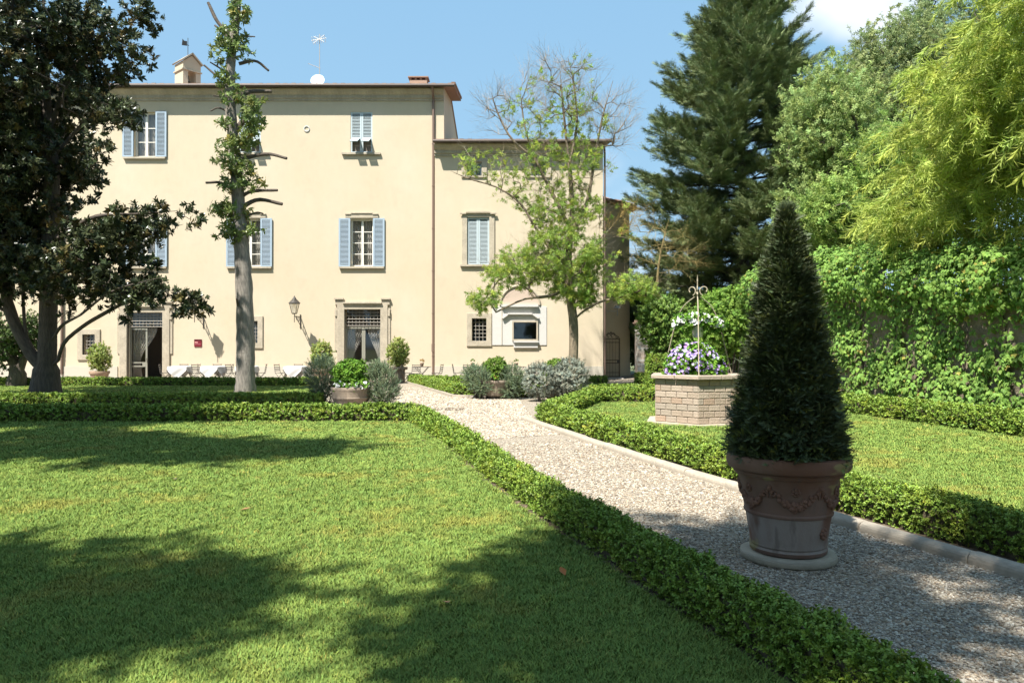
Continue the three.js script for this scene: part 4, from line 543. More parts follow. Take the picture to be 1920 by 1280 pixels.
{ // pruned, ivy-like regrowth on a bare trunk
  const Z = 27, P = (x, y, dz = 0) => px2(x, y, Z + dz), t = thing('pruned_tree', 'tall lopped tree trunk with sawn stubs and tufts of leaves', 'tree'), r = rng(31);
  const spine = [[460, 740, 0.37], [460, 722, 0.35], [460, 690, 0.325], [459, 600, 0.31], [456, 520, 0.29], [452, 460, 0.265], [447, 400, 0.24], [443, 330, 0.215], [436, 260, 0.19], [430, 190, 0.17], [430, 130, 0.165], [436, 70, 0.155], [444, 0, 0.13], [447, -90, 0.1]];
  const cv = new THREE.CatmullRomCurve3(spine.map(([x, y]) => P(x, y))), pts = [], rr = []; for (let i = 0; i <= 70; i++) { const u = i / 70, k = u * (spine.length - 1), a = Math.floor(k), b = Math.min(a + 1, spine.length - 1); pts.push(cv.getPoint(u)); rr.push(lerp(spine[a][2], spine[b][2], k - a) * (1 + 0.08 * n2(i * 0.35, 3)) * (1 + 0.35 * Math.exp(-i / 1.6))); }
  const lg = limb(pts, rr, 20), p = lg.attributes.position, nn = lg.attributes.normal; for (let i = 0; i < p.count; i++) { const k = 0.02 * n3(p.getX(i) * 4, p.getY(i) * 1.6, p.getZ(i) * 4); p.setXYZ(i, p.getX(i) + nn.getX(i) * k, p.getY(i), p.getZ(i) + nn.getZ(i) * k); }
  obj('trunk', lg, M.paleBark, t, true);
  const stubs = [[[434, 62], [408, 42], [388, 3], 0.075], [[430, 72], [412, 55], [401, 46], 0.05], [[446, 118], [478, 113], [502, 131], 0.06], [[428, 152], [404, 140], [381, 121], 0.05], [[428, 138], [410, 126], [392, 115], 0.035], [[434, 192], [462, 172], [507, 170], 0.085], [[432, 212], [408, 201], [393, 207], 0.035], [[436, 250], [468, 210], [488, 192], 0.11], [[442, 300], [500, 288], [536, 296], 0.07], [[442, 360], [412, 342], [385, 342], 0.06], [[446, 372], [468, 359], [519, 356], 0.07], [[449, 390], [482, 374], [528, 382], 0.085], [[433, 190], [410, 180], [398, 178], 0.03], [[456, 408], [480, 398], [492, 400], 0.04], [[436, 70], [455, 66], [476, 67], 0.03], [[453, 588], [446, 572], [443, 560], 0.05]];
  for (const [a, b, c, w] of stubs) { const dz = (r() - 0.5) * 1.2, L = [P(...a), P(...b, dz * 0.5), P(...c, dz)], q = new THREE.CatmullRomCurve3(L).getPoints(9); const rad = q.map((_, i) => w * (1.05 - 0.35 * i / 9) * (0.92 + 0.16 * r())); const tip = q.at(-1); obj('stub', [limb(q, rad, 8), new THREE.SphereGeometry(rad.at(-1) * 1.03, 8, 5).scale(1, 0.5, 1).applyQuaternion(new THREE.Quaternion().setFromUnitVectors(UPV, tip.clone().sub(q.at(-2)).normalize())).translate(tip.x, tip.y, tip.z)], M.bark, t, true); }
  const ins = [new Inst(33), new Inst(34)]; const tuft = (x, y, rx, ry, n, dz = 0) => { for (let i = 0; i < n; i++) { const d = rdir(r).multiplyScalar(Math.cbrt(r())), q = P(x, y, dz); q.add(V3(d.x * rx / 51.8, d.y * ry / 51.8, d.z * 0.45)); const dir = V3(d.x, 0.1, d.z + 0.3).addScaledVector(rdir(r), 0.6).add(V3(0, -0.15, 0)).normalize(), tn = tint(r, 0.3, 0.15); if (r() < 0.04) { tn[0] *= 1.7; tn[1] *= 1.1; } ins[i & 1].add(q, dir, 0.8 + 0.5 * r(), tn); } };
  for (const a of [[447, 18, 20, 34, 46], [432, 68, 26, 26, 46], [415, 95, 20, 18, 22], [450, 98, 16, 16, 20], [422, 148, 18, 18, 18], [436, 180, 20, 20, 24], [472, 222, 18, 38, 50], [480, 190, 14, 12, 12], [425, 230, 14, 14, 12], [432, 270, 30, 24, 34], [462, 255, 16, 26, 28], [422, 300, 24, 24, 26], [452, 310, 22, 24, 36], [476, 340, 22, 16, 18], [438, 345, 26, 22, 30], [415, 392, 22, 20, 28], [440, 395, 28, 20, 34], [425, 435, 24, 20, 26], [470, 430, 14, 14, 14], [445, 440, 20, 16, 20]]) tuft(a[0], a[1], a[2], a[3], Math.round(a[4] * 1.15), -0.15);
  ins.forEach((s, k) => s.mesh('crown', sprig(540 + k, 9, 0.17, 0.06, 0.12, 1.0, { hang: k === 1, curl: 0.25 }), leafMat(0.14, 0.19, 0.045, 0.3, 0.45, 0.3), t, 'stuff'));
}
// slender half-leafless tree in front of the wing
const ashSprigs = [1, 2].map((s) => sprig(550 + s, 13, 0.115, 0.036, 0.16, 1.3, { narrow: true, curl: 0.3, twig: 0.004 }));
const twigGeo = (() => { const s = new Soup(), r = rng(560), seg = (a, b, w) => { s.tri(a.x - w, a.y, a.z, a.x + w, a.y, a.z, b.x, b.y, b.z, a.x, a.y, a.z - w, a.x, a.y, a.z + w, b.x, b.y, b.z); }; const rec = (a, d, l, w, n) => { const b = a.clone().addScaledVector(d, l); seg(a, b, w); if (n) for (let i = 0; i < 3; i++) { const t = 0.3 + 0.3 * i + r() * 0.1; rec(a.clone().lerp(b, t), d.clone().addScaledVector(rdir(r), 0.55).normalize(), l * (0.45 + 0.2 * r()), w * 0.6, n - 1); } }; rec(V3(0, 0, 0), V3(0, 1, 0), 0.62, 0.006, 2); return s.geo(); })();
{
  const Z = 30, P = (x, y, dz = 0) => px2(x, y, Z + dz);
  const bl = [blob(1060, 480, Z, 1.9, 1.1, 1.7, 130), blob(965, 505, Z - 0.6, 1.35, 0.7, 1.2, 70, { per: 7 }), blob(1080, 540, Z, 1.1, 0.7, 1.0, 60), blob(1180, 540, Z - 0.8, 1.0, 0.45, 0.9, 44), blob(905, 560, Z - 0.9, 0.6, 0.35, 0.6, 16), blob(1060, 400, Z, 1.6, 0.9, 1.4, 62, { per: 8 }), blob(1000, 330, Z, 1.6, 1.3, 1.4, 60, { leafy: 0.75, per: 6 }), blob(1085, 320, Z, 1.4, 1.3, 1.3, 60, { leafy: 0.7, per: 6 }), blob(900, 310, Z, 0.9, 0.7, 0.9, 20, { leafy: 0.7, per: 5 }), blob(1050, 225, Z, 2.1, 1.3, 1.8, 90, { leafy: 0.6, per: 5 }), blob(1050, 160, Z, 1.7, 1.2, 1.5, 90, { leafy: 0.16, per: 3 }), blob(940, 210, Z, 0.9, 0.9, 1, 34, { leafy: 0.05 }), blob(1155, 230, Z, 0.8, 1.2, 1, 44, { leafy: 0.0 }), blob(1160, 420, Z + 0.2, 0.8, 0.8, 0.8, 26, { leafy: 0.3, per: 4 })];
  const { t, g } = tree('ash_tree', 'slender half-bare tree with green lower leaves before the wing', 'tree', { seed: 41, R: 0.185, r0: 0.011, flare: 0.3, step: 0.35, from: 5, upBias: 1.6, arch: 0.02, bark: M.barkTan = std({ color: lin(0.25, 0.20, 0.145), map: barkC, bumpMap: barkB, bumpScale: 0.012, roughness: 0.95 }),
    limbs: [[P(1071, 726), P(1074, 690), P(1076, 640), P(1075, 600), P(1068, 545), P(1066, 480), P(1072, 410), P(1070, 330), P(1060, 240), P(1050, 130)], [P(1076, 600), P(1092, 585, -0.3), P(1125, 566, -0.6), P(1160, 558, -0.9), P(1200, 545, -1)], [P(1068, 540), P(1030, 555, -0.4), P(985, 560, -0.8), P(930, 585, -1)], [P(1067, 500), P(1035, 470, 0.2), P(1000, 420), P(975, 380), P(930, 350), P(880, 335), P(845, 320)], [P(1070, 440), P(1100, 380), P(1115, 300), P(1130, 220), P(1150, 150)], [P(1070, 430), P(1040, 370), P(1005, 300), P(985, 240), P(975, 170)], [P(1008, 300), P(960, 260), P(935, 215), P(920, 170)], [P(1068, 310), P(1082, 230), P(1075, 150), P(1065, 105)]],
    blobs: bl, sprigs: ashSprigs, leaf: leafMat(0.26, 0.37, 0.065, 0.45, 0.2, 0.45), per: 11, spread: 0.3, lift: -0.35, tints: (r) => { const q = tint(r, 0.3, 0.12); if (r() < 0.3) { q[0] *= 1.35; q[1] *= 1.15; } return q; } });
  const tw = new Inst(43), r = rng(44); for (const tip of g.tips) { const n = g.nodes[tip.n], pd = n.p.clone().sub(g.nodes[n.par].p).normalize(); for (let i = 0; i < (tip.leafy ? 1 : 4); i++) { let m = n, k = Math.floor(r() * 2); while (k-- > 0 && m.par >= 0) m = g.nodes[m.par]; tw.add(m.p, pd.clone().addScaledVector(rdir(r), 0.5).add(V3(0, 0.35, 0)).normalize(), 0.7 + 0.6 * r(), tip.b === 13 ? [1.3, 1.1, 0.5] : tint(r, 0.2, 0.1)); } }
  tw.mesh('bare_twigs', twigGeo, std({ color: lin(0.36, 0.29, 0.21), roughness: 0.95, side: THREE.DoubleSide }), t, 'stuff');
}
{ // bare lichen-covered tree behind the laurel
  const Z = 34.5, P = (x, y, dz = 0) => px2(x, y, Z + dz), { t, g } = tree('bare_tree', 'small leafless tree with yellow lichen between cedar and wing', 'tree', { seed: 45, R: 0.055, r0: 0.008, step: 0.35, from: 4, upBias: 1.2, bark: M.barkLichen = std({ color: lin(0.26, 0.205, 0.09), map: barkC, roughness: 0.95 }), limbs: [[V3(6.9, 0, -Z), V3(6.9, 1.5, -Z), P(1235, 600), P(1232, 540), P(1240, 470), P(1255, 410)]], blobs: [blob(1240, 460, Z, 1.5, 1.6, 1.1, 60), blob(1195, 420, Z, 0.9, 0.9, 0.8, 22), blob(1285, 480, Z, 0.9, 0.7, 0.8, 20)].map((b) => ({ ...b, leafy: 0 })), sprigs: [], leaf: null });
  const tw = new Inst(46), r = rng(47); for (const tip of g.tips) { const n = g.nodes[tip.n], pd = n.p.clone().sub(g.nodes[n.par].p).normalize(); for (let i = 0; i < 3; i++) tw.add(n.p, pd.clone().addScaledVector(rdir(r), 0.6).normalize(), 0.6 + 0.5 * r(), tint(r, 0.3, 0.1)); } tw.mesh('bare_twigs', twigGeo, std({ color: lin(0.36, 0.29, 0.12), roughness: 0.95, side: THREE.DoubleSide }), t, 'stuff');
}
// cedar
{
  const Z = 40, t = thing('cedar_tree', 'tall dark conical cedar with layered boughs behind the pier', 'tree'), r = rng(51), X = (1395 - 960) / F * Z, topY = 21.2, geos = [];
  const needle = (seed) => { const s = new Soup(), q = rng(seed); for (let b = 0; b < 9; b++) { const bl = 0.2 + 0.25 * q(), by = q() * 0.4, ba = (q() - 0.5) * 2.2, dx = Math.sin(ba), dy = Math.cos(ba); for (let i = 0; i < 11; i++) { const u = i / 11 * bl, x = dx * u, y = by + dy * u, a = ba + (i & 1 ? 0.8 : -0.8), l = 0.075 + 0.045 * q(), w = 0.015, z = (q() - 0.5) * 0.03, tz = 0.035 * (q() - 0.2); s.tri(x - w, y, z, x + w, y + 0.004, z, x + Math.sin(a) * l, y + Math.cos(a) * l, z + tz); } } return s.geo(); };
  const nd = [needle(570), needle(571)], ins = [new Inst(52), new Inst(53)];
  const spine = []; for (let i = 0; i <= 20; i++) spine.push(V3(X + 0.1 * Math.sin(i), i / 20 * topY, -Z)); geos.push(limb(spine, spine.map((_, i) => 0.42 * (1 - i / 20.5) + 0.02), 12));
  const prof = (y) => { const f = 1 - y / topY; return y > 10.5 ? lerp(0.35, 5.5, Math.pow((topY - y) / (topY - 10.5), 0.8)) : 5.8; };
  let k = 0; for (let y = 1.8; y < topY; y += lerp(0.15, 0.085, y / topY)) {
    k++; const a = k * 2.4 + r() * 0.6, L = prof(y) * (0.72 + 0.34 * r() + 0.2 * n2(Math.cos(a) * 1.5 + y * 0.25, Math.sin(a) * 1.5)), rise = lerp(0.1, 0.55, Math.pow(y / topY, 2)), pts = [], dx = Math.cos(a), dz = Math.sin(a), N = 7;
    for (let i = 0; i <= N; i++) { const u = i / N; pts.push(V3(X + dx * L * u, y + L * (rise * u - 0.16 * u * u) + 0.15 * L * smooth(0.7, 1, u) * 0.5, -Z + dz * L * u)); } geos.push(limb(pts, pts.map((_, i) => 0.05 * (1 - i / (N + 0.5)) * (L / 4 + 0.3)), 4));
    const cv = new THREE.CatmullRomCurve3(pts), np = Math.round(3 + L * 3.6);
    for (let j = 0; j < np; j++) { // plumes that taper to a point
      const u = j === 0 ? 0.98 : 0.2 + 0.78 * (j + r() - 0.5) / np, q = cv.getPoint(Math.min(u, 1)), sg = j & 1 ? 1 : -1, an = j === 0 ? 0 : sg * (0.35 + 0.75 * r()), ca = Math.cos(an), sa = Math.sin(an), pd = V3(dx * ca - dz * sa, 0.12 + 0.35 * r() + 0.25 * (y / topY), dz * ca + dx * sa).normalize(), pl = (0.55 + 0.75 * r()) * Math.min(1.25, 0.35 + L * 0.3), m = Math.round(9 + pl * 13);
      for (let i = 0; i < m; i++) { const v = (i + r()) / m, wd = 0.2 * (1 - v) + 0.03, p = q.clone().addScaledVector(pd, pl * v).addScaledVector(rdir(r), wd).add(V3(0, 0.12 * v * pl - 0.05, 0)), o2 = pd.clone().addScaledVector(rdir(r), 0.45 * (1 - v * 0.6)).normalize(), zax = V3(0, 1, 0).addScaledVector(rdir(r), 0.9), xax = o2.clone().cross(zax).normalize(); ins[i & 1].addBasis(p, xax, o2, xax.clone().cross(o2).normalize(), (0.62 + 0.5 * r()) * (1.1 - 0.45 * v), tint(r, 0.35, 0.14)); }
    }
  }
  obj('trunk', geos, M.bark, t, true); ins.forEach((s, i) => s.mesh('crown', nd[i], std({ color: lin(0.155, 0.20, 0.08), roughness: 0.8, side: THREE.DoubleSide }), t, 'stuff'));
}
// broadleaf trees beyond the garden wall
const acacia = [1, 2].map((s) => sprig(580 + s, 20, 0.085, 0.04, 0.3, 1.25, { twig: 0.004, curl: 0.2 }));
const leafA = leafMat(0.31, 0.40, 0.13, 0.4, 0.25, 0.45);
function broadleaf(label, px, Z, R, blobs, seed, leaf = leafA, x = {}) { const b = px2(px, 640, Z); return tree('broadleaf_tree', label, 'tree', { seed, R, r0: 0.012, flare: 0.3, step: 0.6, limbs: [[V3(b.x, 0, b.z), V3(b.x, 2, b.z), V3(b.x + 0.2, 5, b.z), V3(b.x, 9, b.z)]], blobs, sprigs: acacia, leaf, per: 9, spread: 0.55, size: 1.35, group: 'broadleaf trees beyond the ivy wall', ...x }); }
broadleaf('light green broadleaf tree just beyond the cedar', 1560, 33, 0.28, [blob(1560, 250, 33, 2.0, 3.2, 2.2, 260), blob(1545, 400, 33, 2.0, 1.6, 2, 150), blob(1610, 330, 33, 1.8, 2.6, 2, 180)], 61);
broadleaf('tall domed broadleaf tree rising above the bamboo', 1700, 38, 0.35, [blob(1695, 130, 38, 3.0, 3.0, 2.6, 300), blob(1640, 210, 38, 2.8, 2.8, 2.4, 230), blob(1760, 220, 38, 3, 4, 2.5, 200)], 62, leafMat(0.28, 0.345, 0.14, 0.4, 0.25, 0.45));
broadleaf('bushy broadleaf tree low behind the ivy wall', 1640, 28, 0.22, [blob(1620, 400, 28, 2.2, 1.4, 1.6, 190), blob(1700, 340, 28, 2.0, 2.4, 1.8, 200)], 63, leafMat(0.27, 0.385, 0.085, 0.4, 0.25, 0.45));
broadleaf('grey green tree far behind the bamboo', 1850, 42, 0.35, [blob(1800, 90, 42, 3.6, 4, 3, 260), blob(1900, 150, 42, 3.6, 6, 3, 260), blob(1780, 330, 42, 5, 3, 3, 150)], 64, leafMat(0.23, 0.30, 0.12, 0.4, 0.25, 0.45));
broadleaf('dark tree filling the gap behind pier and cedar', 1330, 47, 0.3, [blob(1255, 590, 47, 2.6, 2.6, 2, 220), blob(1420, 480, 47, 5, 4, 3, 220), blob(1540, 500, 47, 4, 4, 3, 150), blob(1215, 655, 46, 1.4, 1.6, 1.2, 80), blob(1193, 600, 46, 0.7, 1.9, 0.8, 70)], 65, leafMat(0.08, 0.12, 0.045, 0, 0.2, 0.45), { limbs: [[V3(12.4, 0, -47), V3(12.4, 2, -47), V3(12.2, 5, -47), V3(12.4, 9, -47)], [V3(12.4, 1.5, -47), V3(10.5, 2.6, -47), V3(9, 3, -46.5)]] });
// bamboo arching over the wall
{
  const t = thing('bamboo_clump', 'tall yellow green bamboo clump arching over the ivy wall', 'bamboo'), r = rng(71), geos = [], ins = [new Inst(72), new Inst(73)];
  const spr = [1, 2].map((s) => sprig(590 + s, 12, 0.2, 0.03, 0.24, 0.55, { narrow: true, curl: 0.3, twig: 0.003 }));
  for (let k = 0; k < 64; k++) {
    const d = lerp(8.5, 19.5, r()), bx_ = Math.max(lerp(11.4, 10.2, smooth(9, 18, d)) + 0.7, 0.56 * d + 0.9) + r() * 1.6, H = lerp(5.6, 11.8, r()), lean = Math.min(1.6 + r() * 2.0, Math.max(0.3, bx_ - (0.5 + 0.1 * smooth(6, 10.5, H)) * d - 0.5)), dz = (r() - 0.5) * 2.2, pts = []; for (let i = 0; i <= 12; i++) { const u = i / 12; pts.push(V3(bx_ - lean * Math.pow(u, 2.2) * 1.15 + 0.12 * Math.sin(k + i * 0.5), H * (u - 0.13 * Math.pow(u, 4)), -d + dz * u * u)); }
    geos.push(limb(pts, pts.map((_, i) => 0.028 * (1 - i / 12.6) + 0.003), 5)); const cv = new THREE.CatmullRomCurve3(pts);
    for (let i = 0; i < 30; i++) { const u = 0.34 + 0.66 * Math.sqrt(r()), p = cv.getPoint(u), a = r() * 6.283, bl = (0.6 + 1.1 * r()) * (1.15 - u * 0.4), bd = V3(Math.cos(a) - 0.5, 0.25, Math.sin(a) + 0.15).normalize(); if (i % 6 === 0) geos.push(limb([p, p.clone().addScaledVector(bd, bl * 0.5).add(V3(0, 0.08, 0)), p.clone().addScaledVector(bd, bl).add(V3(0, -0.1, 0))], [0.005, 0.004, 0.002], 3)); for (let j = 0; j < 6; j++) { const v = (j + r()) / 6, q = p.clone().addScaledVector(bd, bl * v).add(V3(0, 0.2 * v - 0.62 * v * v * bl, 0)).addScaledVector(rdir(r), 0.06), dr = bd.clone().multiplyScalar(0.75 - 0.4 * v).add(V3(0, -0.25 - 0.5 * v, 0)).addScaledVector(rdir(r), 0.22).normalize(), c = tint(r, 0.25, 0.1); ins[j & 1].add(q, dr, 0.85 + 0.5 * r(), c); } }
  }
  obj('culms', geos, std({ color: lin(0.28, 0.27, 0.07), roughness: 0.6 }), t, true).userData.kind = 'stuff'; ins.forEach((s, i) => s.mesh('foliage', spr[i], leafMat(0.40, 0.475, 0.095, 0.45, 0.25, 0.4), t, 'stuff'));
}
// trees outside the picture whose shade lies on the lawn and path
const shadeLeaf = leafMat(0.08, 0.13, 0.03, 0, 0.25, 0.45);
const W3 = (x, y, z, rx, ry, rz, n, o = {}) => ({ c: V3(x, y, z), r: [rx, ry, rz], n, ...o });
function shadeTree(label, x, z, top, blobs, seed, x2 = {}) { tree('lime_tree', label, 'tree', { seed, R: 0.26, r0: 0.014, flare: 0.3, step: 0.6, limbs: [[V3(x, 0, z), V3(x, 2.5, z), V3(x + 0.15, top * 0.6, z - 0.2), V3(x, top * 0.9, z)]], blobs, sprigs: acacia, leaf: shadeLeaf, per: 8, spread: 0.5, size: 1.5, group: 'trees round the lawn whose shade falls on the grass', ...x2 }); }
shadeTree('broad tree casting shade over the near lawn', -7.5, 3.2, 11, [W3(-7.7, 9.2, 0.4, 2.5, 1.3, 1.5, 150), W3(-5.9, 7.5, -0.5, 1.7, 0.7, 0.8, 50)], 81, { per: 10 });
shadeTree('tree casting dappled shade over path and yew', -1.6, 3.4, 12, [W3(-2.4, 10.4, 0.3, 1.6, 1.4, 1.5, 86), W3(-1.9, 7.6, -0.4, 1.6, 0.8, 0.9, 62), W3(0.5, 9.6, 0.2, 1.4, 1.0, 1.2, 50)], 82, { per: 10 });
shadeTree('tree at the lawn edge casting shade on the far hedges', -11.6, -6.2, 12, [W3(-8.2, 9.6, -6.6, 2.4, 1.1, 1.3, 90), W3(-11.5, 9.4, -7.4, 2.6, 1.6, 2.0, 150), W3(-13.5, 10.6, -11, 3.3, 1.3, 1.7, 220), W3(-12.6, 11.8, -14.5, 3.6, 1.0, 0.8, 150), W3(-17, 9.2, -13, 2.8, 2.0, 2.2, 120), W3(-19, 10.5, -18.5, 2.6, 1.8, 2.0, 130)], 83, { per: 12 });
// unseen trees added behind the viewer to block sky light and deepen the shade
for (const [x, z, top, label, seed] of [[-13, 8, 12, 'added unseen tree behind the lawn with the widest low crown', 84], [-4.5, 9.5, 13, 'added unseen tree behind the lawn between two leaning limes', 85], [3.5, 8.5, 12.5, 'added unseen tree standing where the path leaves the garden', 86], [11, 7, 12, 'added unseen tree beside the end of the ivy wall', 87]]) shadeTree(label, x, z, top, [W3(x, top * 0.62, z, 3.8, 3.4, 3.0, 150), W3(x + 1.2, top * 0.33, z + 0.6, 3.2, 2.2, 2.2, 80)], seed, { per: 5, size: 3.2 });
// ---------- ivy wall ----------
{
  const t = thing('ivy_wall', 'tall garden wall smothered in bright green creeper', 'wall'), r = rng(91), line = densify([[8.7, 26], [9.15, 21.5], [9.55, 18], [10.3, 13.4], [10.9, 9.5], [11.9, 3]], 0.2), top = (d) => lerp(2.7, 3.6, smooth(12, 22, d));
  const pos = [], idx = []; line.forEach(([x, d], i) => { const h = top(d) - 0.35; for (const [a, y] of [[0, 0], [0, h], [0.4, h], [0.4, 0]]) pos.push(x + a, y, -d); if (i) for (let k = 0; k < 3; k++) { const A = (i - 1) * 4 + k, B = A + 4; idx.push(A, B, A + 1, A + 1, B, B + 1); } });
  const g = new THREE.BufferGeometry(); g.setAttribute('position', new THREE.Float32BufferAttribute(pos, 3)); g.setIndex(idx); g.computeVertexNormals(); obj('masonry', g, std({ color: lin(0.6, 0.56, 0.52), map: stoneC, bumpMap: stoneB, bumpScale: 0.02, roughness: 1 }), t);
  const lf = new Soup(); { const L = 0.13; for (const [a, k] of [[-0.7, 0.72], [0, 1], [0.7, 0.72]]) lf.add(leaf(L * k, L * 0.62 * k, 0.25, 0.25), eul(0, 0, a)); } const lg = lf.geo(), ins = new Inst(92), mass = new Inst(93), stemG = [];
  const putLeaf = (I, p, n, s, c) => { const y = V3(0, -1, 0).addScaledVector(rdir(r), 0.6); const z = n.clone().addScaledVector(rdir(r), 0.55).normalize(); y.addScaledVector(z, -y.dot(z)).normalize(); const x = y.clone().cross(z); I.addBasis(p, x, y, z, s, c); };
  const ltint = () => { const c = tint(r, 0.28, 0.1); if (r() < 0.04) { c[0] *= 1.7; c[1] *= 0.9; } return c; };
  for (let i = 0; i < 30000; i++) { const k = Math.floor(r() * (line.length - 1)), [x, d] = line[k], y = 0.05 + r() * (top(d) - 0.1), q = n3(d * 0.55, y * 0.9, 2) + 0.5 * n3(d * 1.7, y * 2.2, 6); if (q < -0.25 + 0.35 * (y < 0.5 ? 0 : 1) * 0.4) { if (r() < 0.75) continue; } if (y > top(d) - 1.25 - 0.25 * n2(d * 0.9, 4) && r() < 0.35) continue; const out = 0.05 + 0.16 * Math.max(0, q) + 0.1 * r(); putLeaf(ins, V3(x - out, y, -d + (r() - 0.5) * 0.2), V3(-0.92, 0.45, 0.25), (0.6 + 0.75 * r() * r()), ltint()); }
  // overhanging mass along the top
  for (let i = 0; i < 34000; i++) { const k = Math.floor(r() * (line.length - 1)), [x, d] = line[k], H = top(d), fat = 1.0 + 0.3 * n2(d * 0.7, 3) + 0.2 * n2(d * 2.1, 8), a = -0.7 + r() * 3.4, R = fat * (0.85 + 0.2 * n3(d * 1.6, a * 2, 1) + 0.1 * r()) * (0.62 + 0.38 * Math.sqrt(r())), n = V3(-Math.cos(a), Math.sin(a), 0.1), p = V3(x + 0.15 + n.x * R * 0.85, H + n.y * R * (n.y > 0 ? 0.85 : 1.0), -d + (r() - 0.5) * 0.25); putLeaf(mass, p, n.clone().add(V3(0, 0.35, 0.2)).normalize(), 0.45 + 0.5 * r(), ltint()); }
  for (let i = 0; i < 40; i++) { const [x, d] = line[Math.floor(r() * line.length)]; let p = V3(x - 0.04, 0, -d); const q = [p.clone()]; while (p.y < top(d) - 0.2) { p = p.clone().add(V3(0, 0.4 + r() * 0.2, (r() - 0.5) * 0.35)); q.push(p); } stemG.push(limb(q, q.map((_, j) => 0.018 * (1 - j / (q.length + 2))), 4)); }
  obj('stems', stemG, M.bark, t, true).userData.kind = 'stuff';
  M.ivy = leafMat(0.20, 0.34, 0.06, 0.35, 0.25, 0.4); ins.mesh('creeper_leaves', lg, M.ivy, t, 'stuff'); mass.mesh('creeper_leaves', lg, M.ivy, t, 'stuff');
  struct('soil_bed', sheet([[8.3, 20], [9.55, 13.4], [10.9, 4], [11.9, 4], [10.3, 13.4], [9.3, 20]], 0.008), M.soil);
}
// ---------- shrubs ----------
function shrub(name, label, c, blobs, geos, mat, o = {}) { // c: base; blobs: [dx,y,dz,rx,ry,rz,n]
  const t = thing(name, label, o.cat ?? 'shrub', [c.x, c.y ?? 0, c.z], 0, o.group), r = rng(o.seed ?? 100), sets = geos.map((_, k) => new Inst((o.seed ?? 100) * 5 + k)), wood = [];
  const fill = (T) => { for (const b of blobs) { for (let i = 0; i < b[6]; i++) { const d = rdir(r), k = o.solid ? Math.cbrt(r()) : 0.62 + 0.4 * Math.sqrt(r()), bp = 1 + 0.14 * n3(d.x * 2.2 + b[0] * 3, d.y * 2.2 + b[1], d.z * 2.2) + 0.1 * n3(d.x * 6, d.y * 6, d.z * 6 + b[0]); const p = V3(b[0] + d.x * b[3] * k * bp, b[1] + d.y * b[4] * k * bp, b[2] + d.z * b[5] * k * bp); if (p.y < (o.floor ?? 0.02)) continue; const dir = d.clone().multiplyScalar(0.8).add(V3(0, o.lift ?? 0.5, 0)).addScaledVector(rdir(r), 0.6).normalize(); sets[Math.floor(r() * sets.length)].add(p, dir, (o.size ?? 1) * (0.75 + 0.5 * r()), o.tints ? o.tints(r, p) : tint(r, 0.25, 0.12)); } } };
  fill(); for (const b of blobs) { const n = 7; for (let i = 0; i < n; i++) { const d = rdir(r); wood.push(limb([V3(b[0] * 0.3 + d.x * 0.03, o.woodY ?? 0, b[2] * 0.3 + d.z * 0.03), V3(b[0] * 0.7 + d.x * b[3] * 0.3, b[1] * 0.6, b[2] * 0.7 + d.z * b[5] * 0.3), V3(b[0] + d.x * b[3] * 0.8, b[1] + Math.abs(d.y) * b[4] * 0.7, b[2] + d.z * b[5] * 0.8)], [o.stem ?? 0.02, (o.stem ?? 0.02) * 0.6, 0.004], 5)); } }
  if (o.trunk) wood.push(limb([V3(0, 0, 0), V3(0.01, o.trunk * 0.5, 0), V3(0, o.trunk, 0)], [0.035, 0.03, 0.03], 8));
  obj('stems', wood, o.bark ?? M.bark, t, true); sets.forEach((s, k) => s.n && s.mesh('foliage', geos[k], mat, t, 'stuff')); return t;
}
const G0 = (px, Z) => V3((px - 960) / F * Z, 0, -Z);
const feather = [1, 2].map((s) => sprig(610 + s, 26, 0.055, 0.009, 0.17, 0.6, { narrow: true, curl: 0.1 })), silver = [1, 2].map((s) => sprig(620 + s, 16, 0.05, 0.017, 0.13, 0.9, { narrow: true })), roundLeaf = [1, 2].map((s) => sprig(630 + s, 13, 0.055, 0.032, 0.1, 1.0)), bigLeaf = [1, 2].map((s) => sprig(640 + s, 12, 0.1, 0.045, 0.14, 1.0));
M.feather = leafMat(0.17, 0.22, 0.125, 0, 0.15, 0.5); M.silver = leafMat(0.25, 0.27, 0.215, 0, 0.1, 0.5); M.roundLeaf = leafMat(0.13, 0.26, 0.028, 0, 0.3, 0.35); M.lemon = leafMat(0.30, 0.36, 0.09, 0.35, 0.3, 0.35); M.bigLeaf = leafMat(0.15, 0.24, 0.045, 0, 0.35, 0.35);
// conifer bushes either side of the white-flowered planter
shrub('feathery_shrub', 'grey green feathery bush between the hedge end and the white-flowered planter', G0(604, 21.3), [[0, 0.75, 0, 0.38, 0.55, 0.4, 620], [0.08, 0.32, 0, 0.34, 0.32, 0.34, 300]], feather, M.feather, { seed: 101, group: 'feathery bushes beside the planters', lift: 0.8 });
shrub('feathery_shrub', 'grey green feathery bush spreading onto the gravel beside the white-flowered planter', G0(714, 21), [[0, 0.55, 0, 0.42, 0.55, 0.42, 720], [-0.12, 0.9, 0.05, 0.22, 0.25, 0.25, 150], [0.1, 0.28, 0.1, 0.38, 0.28, 0.35, 260]], feather, M.feather, { seed: 102, group: 'feathery bushes beside the planters', lift: 0.8 });
shrub('feathery_shrub', 'feathery bush hanging over the side of the red-flowered planter toward the villa door', G0(897, 23.6), [[0, 0.62, 0, 0.36, 0.34, 0.35, 420], [0.14, 0.48, 0.3, 0.26, 0.3, 0.25, 240], [-0.2, 0.75, 0, 0.22, 0.22, 0.25, 140]], feather, M.feather, { seed: 103, group: 'feathery bushes beside the planters', lift: 0.6 });
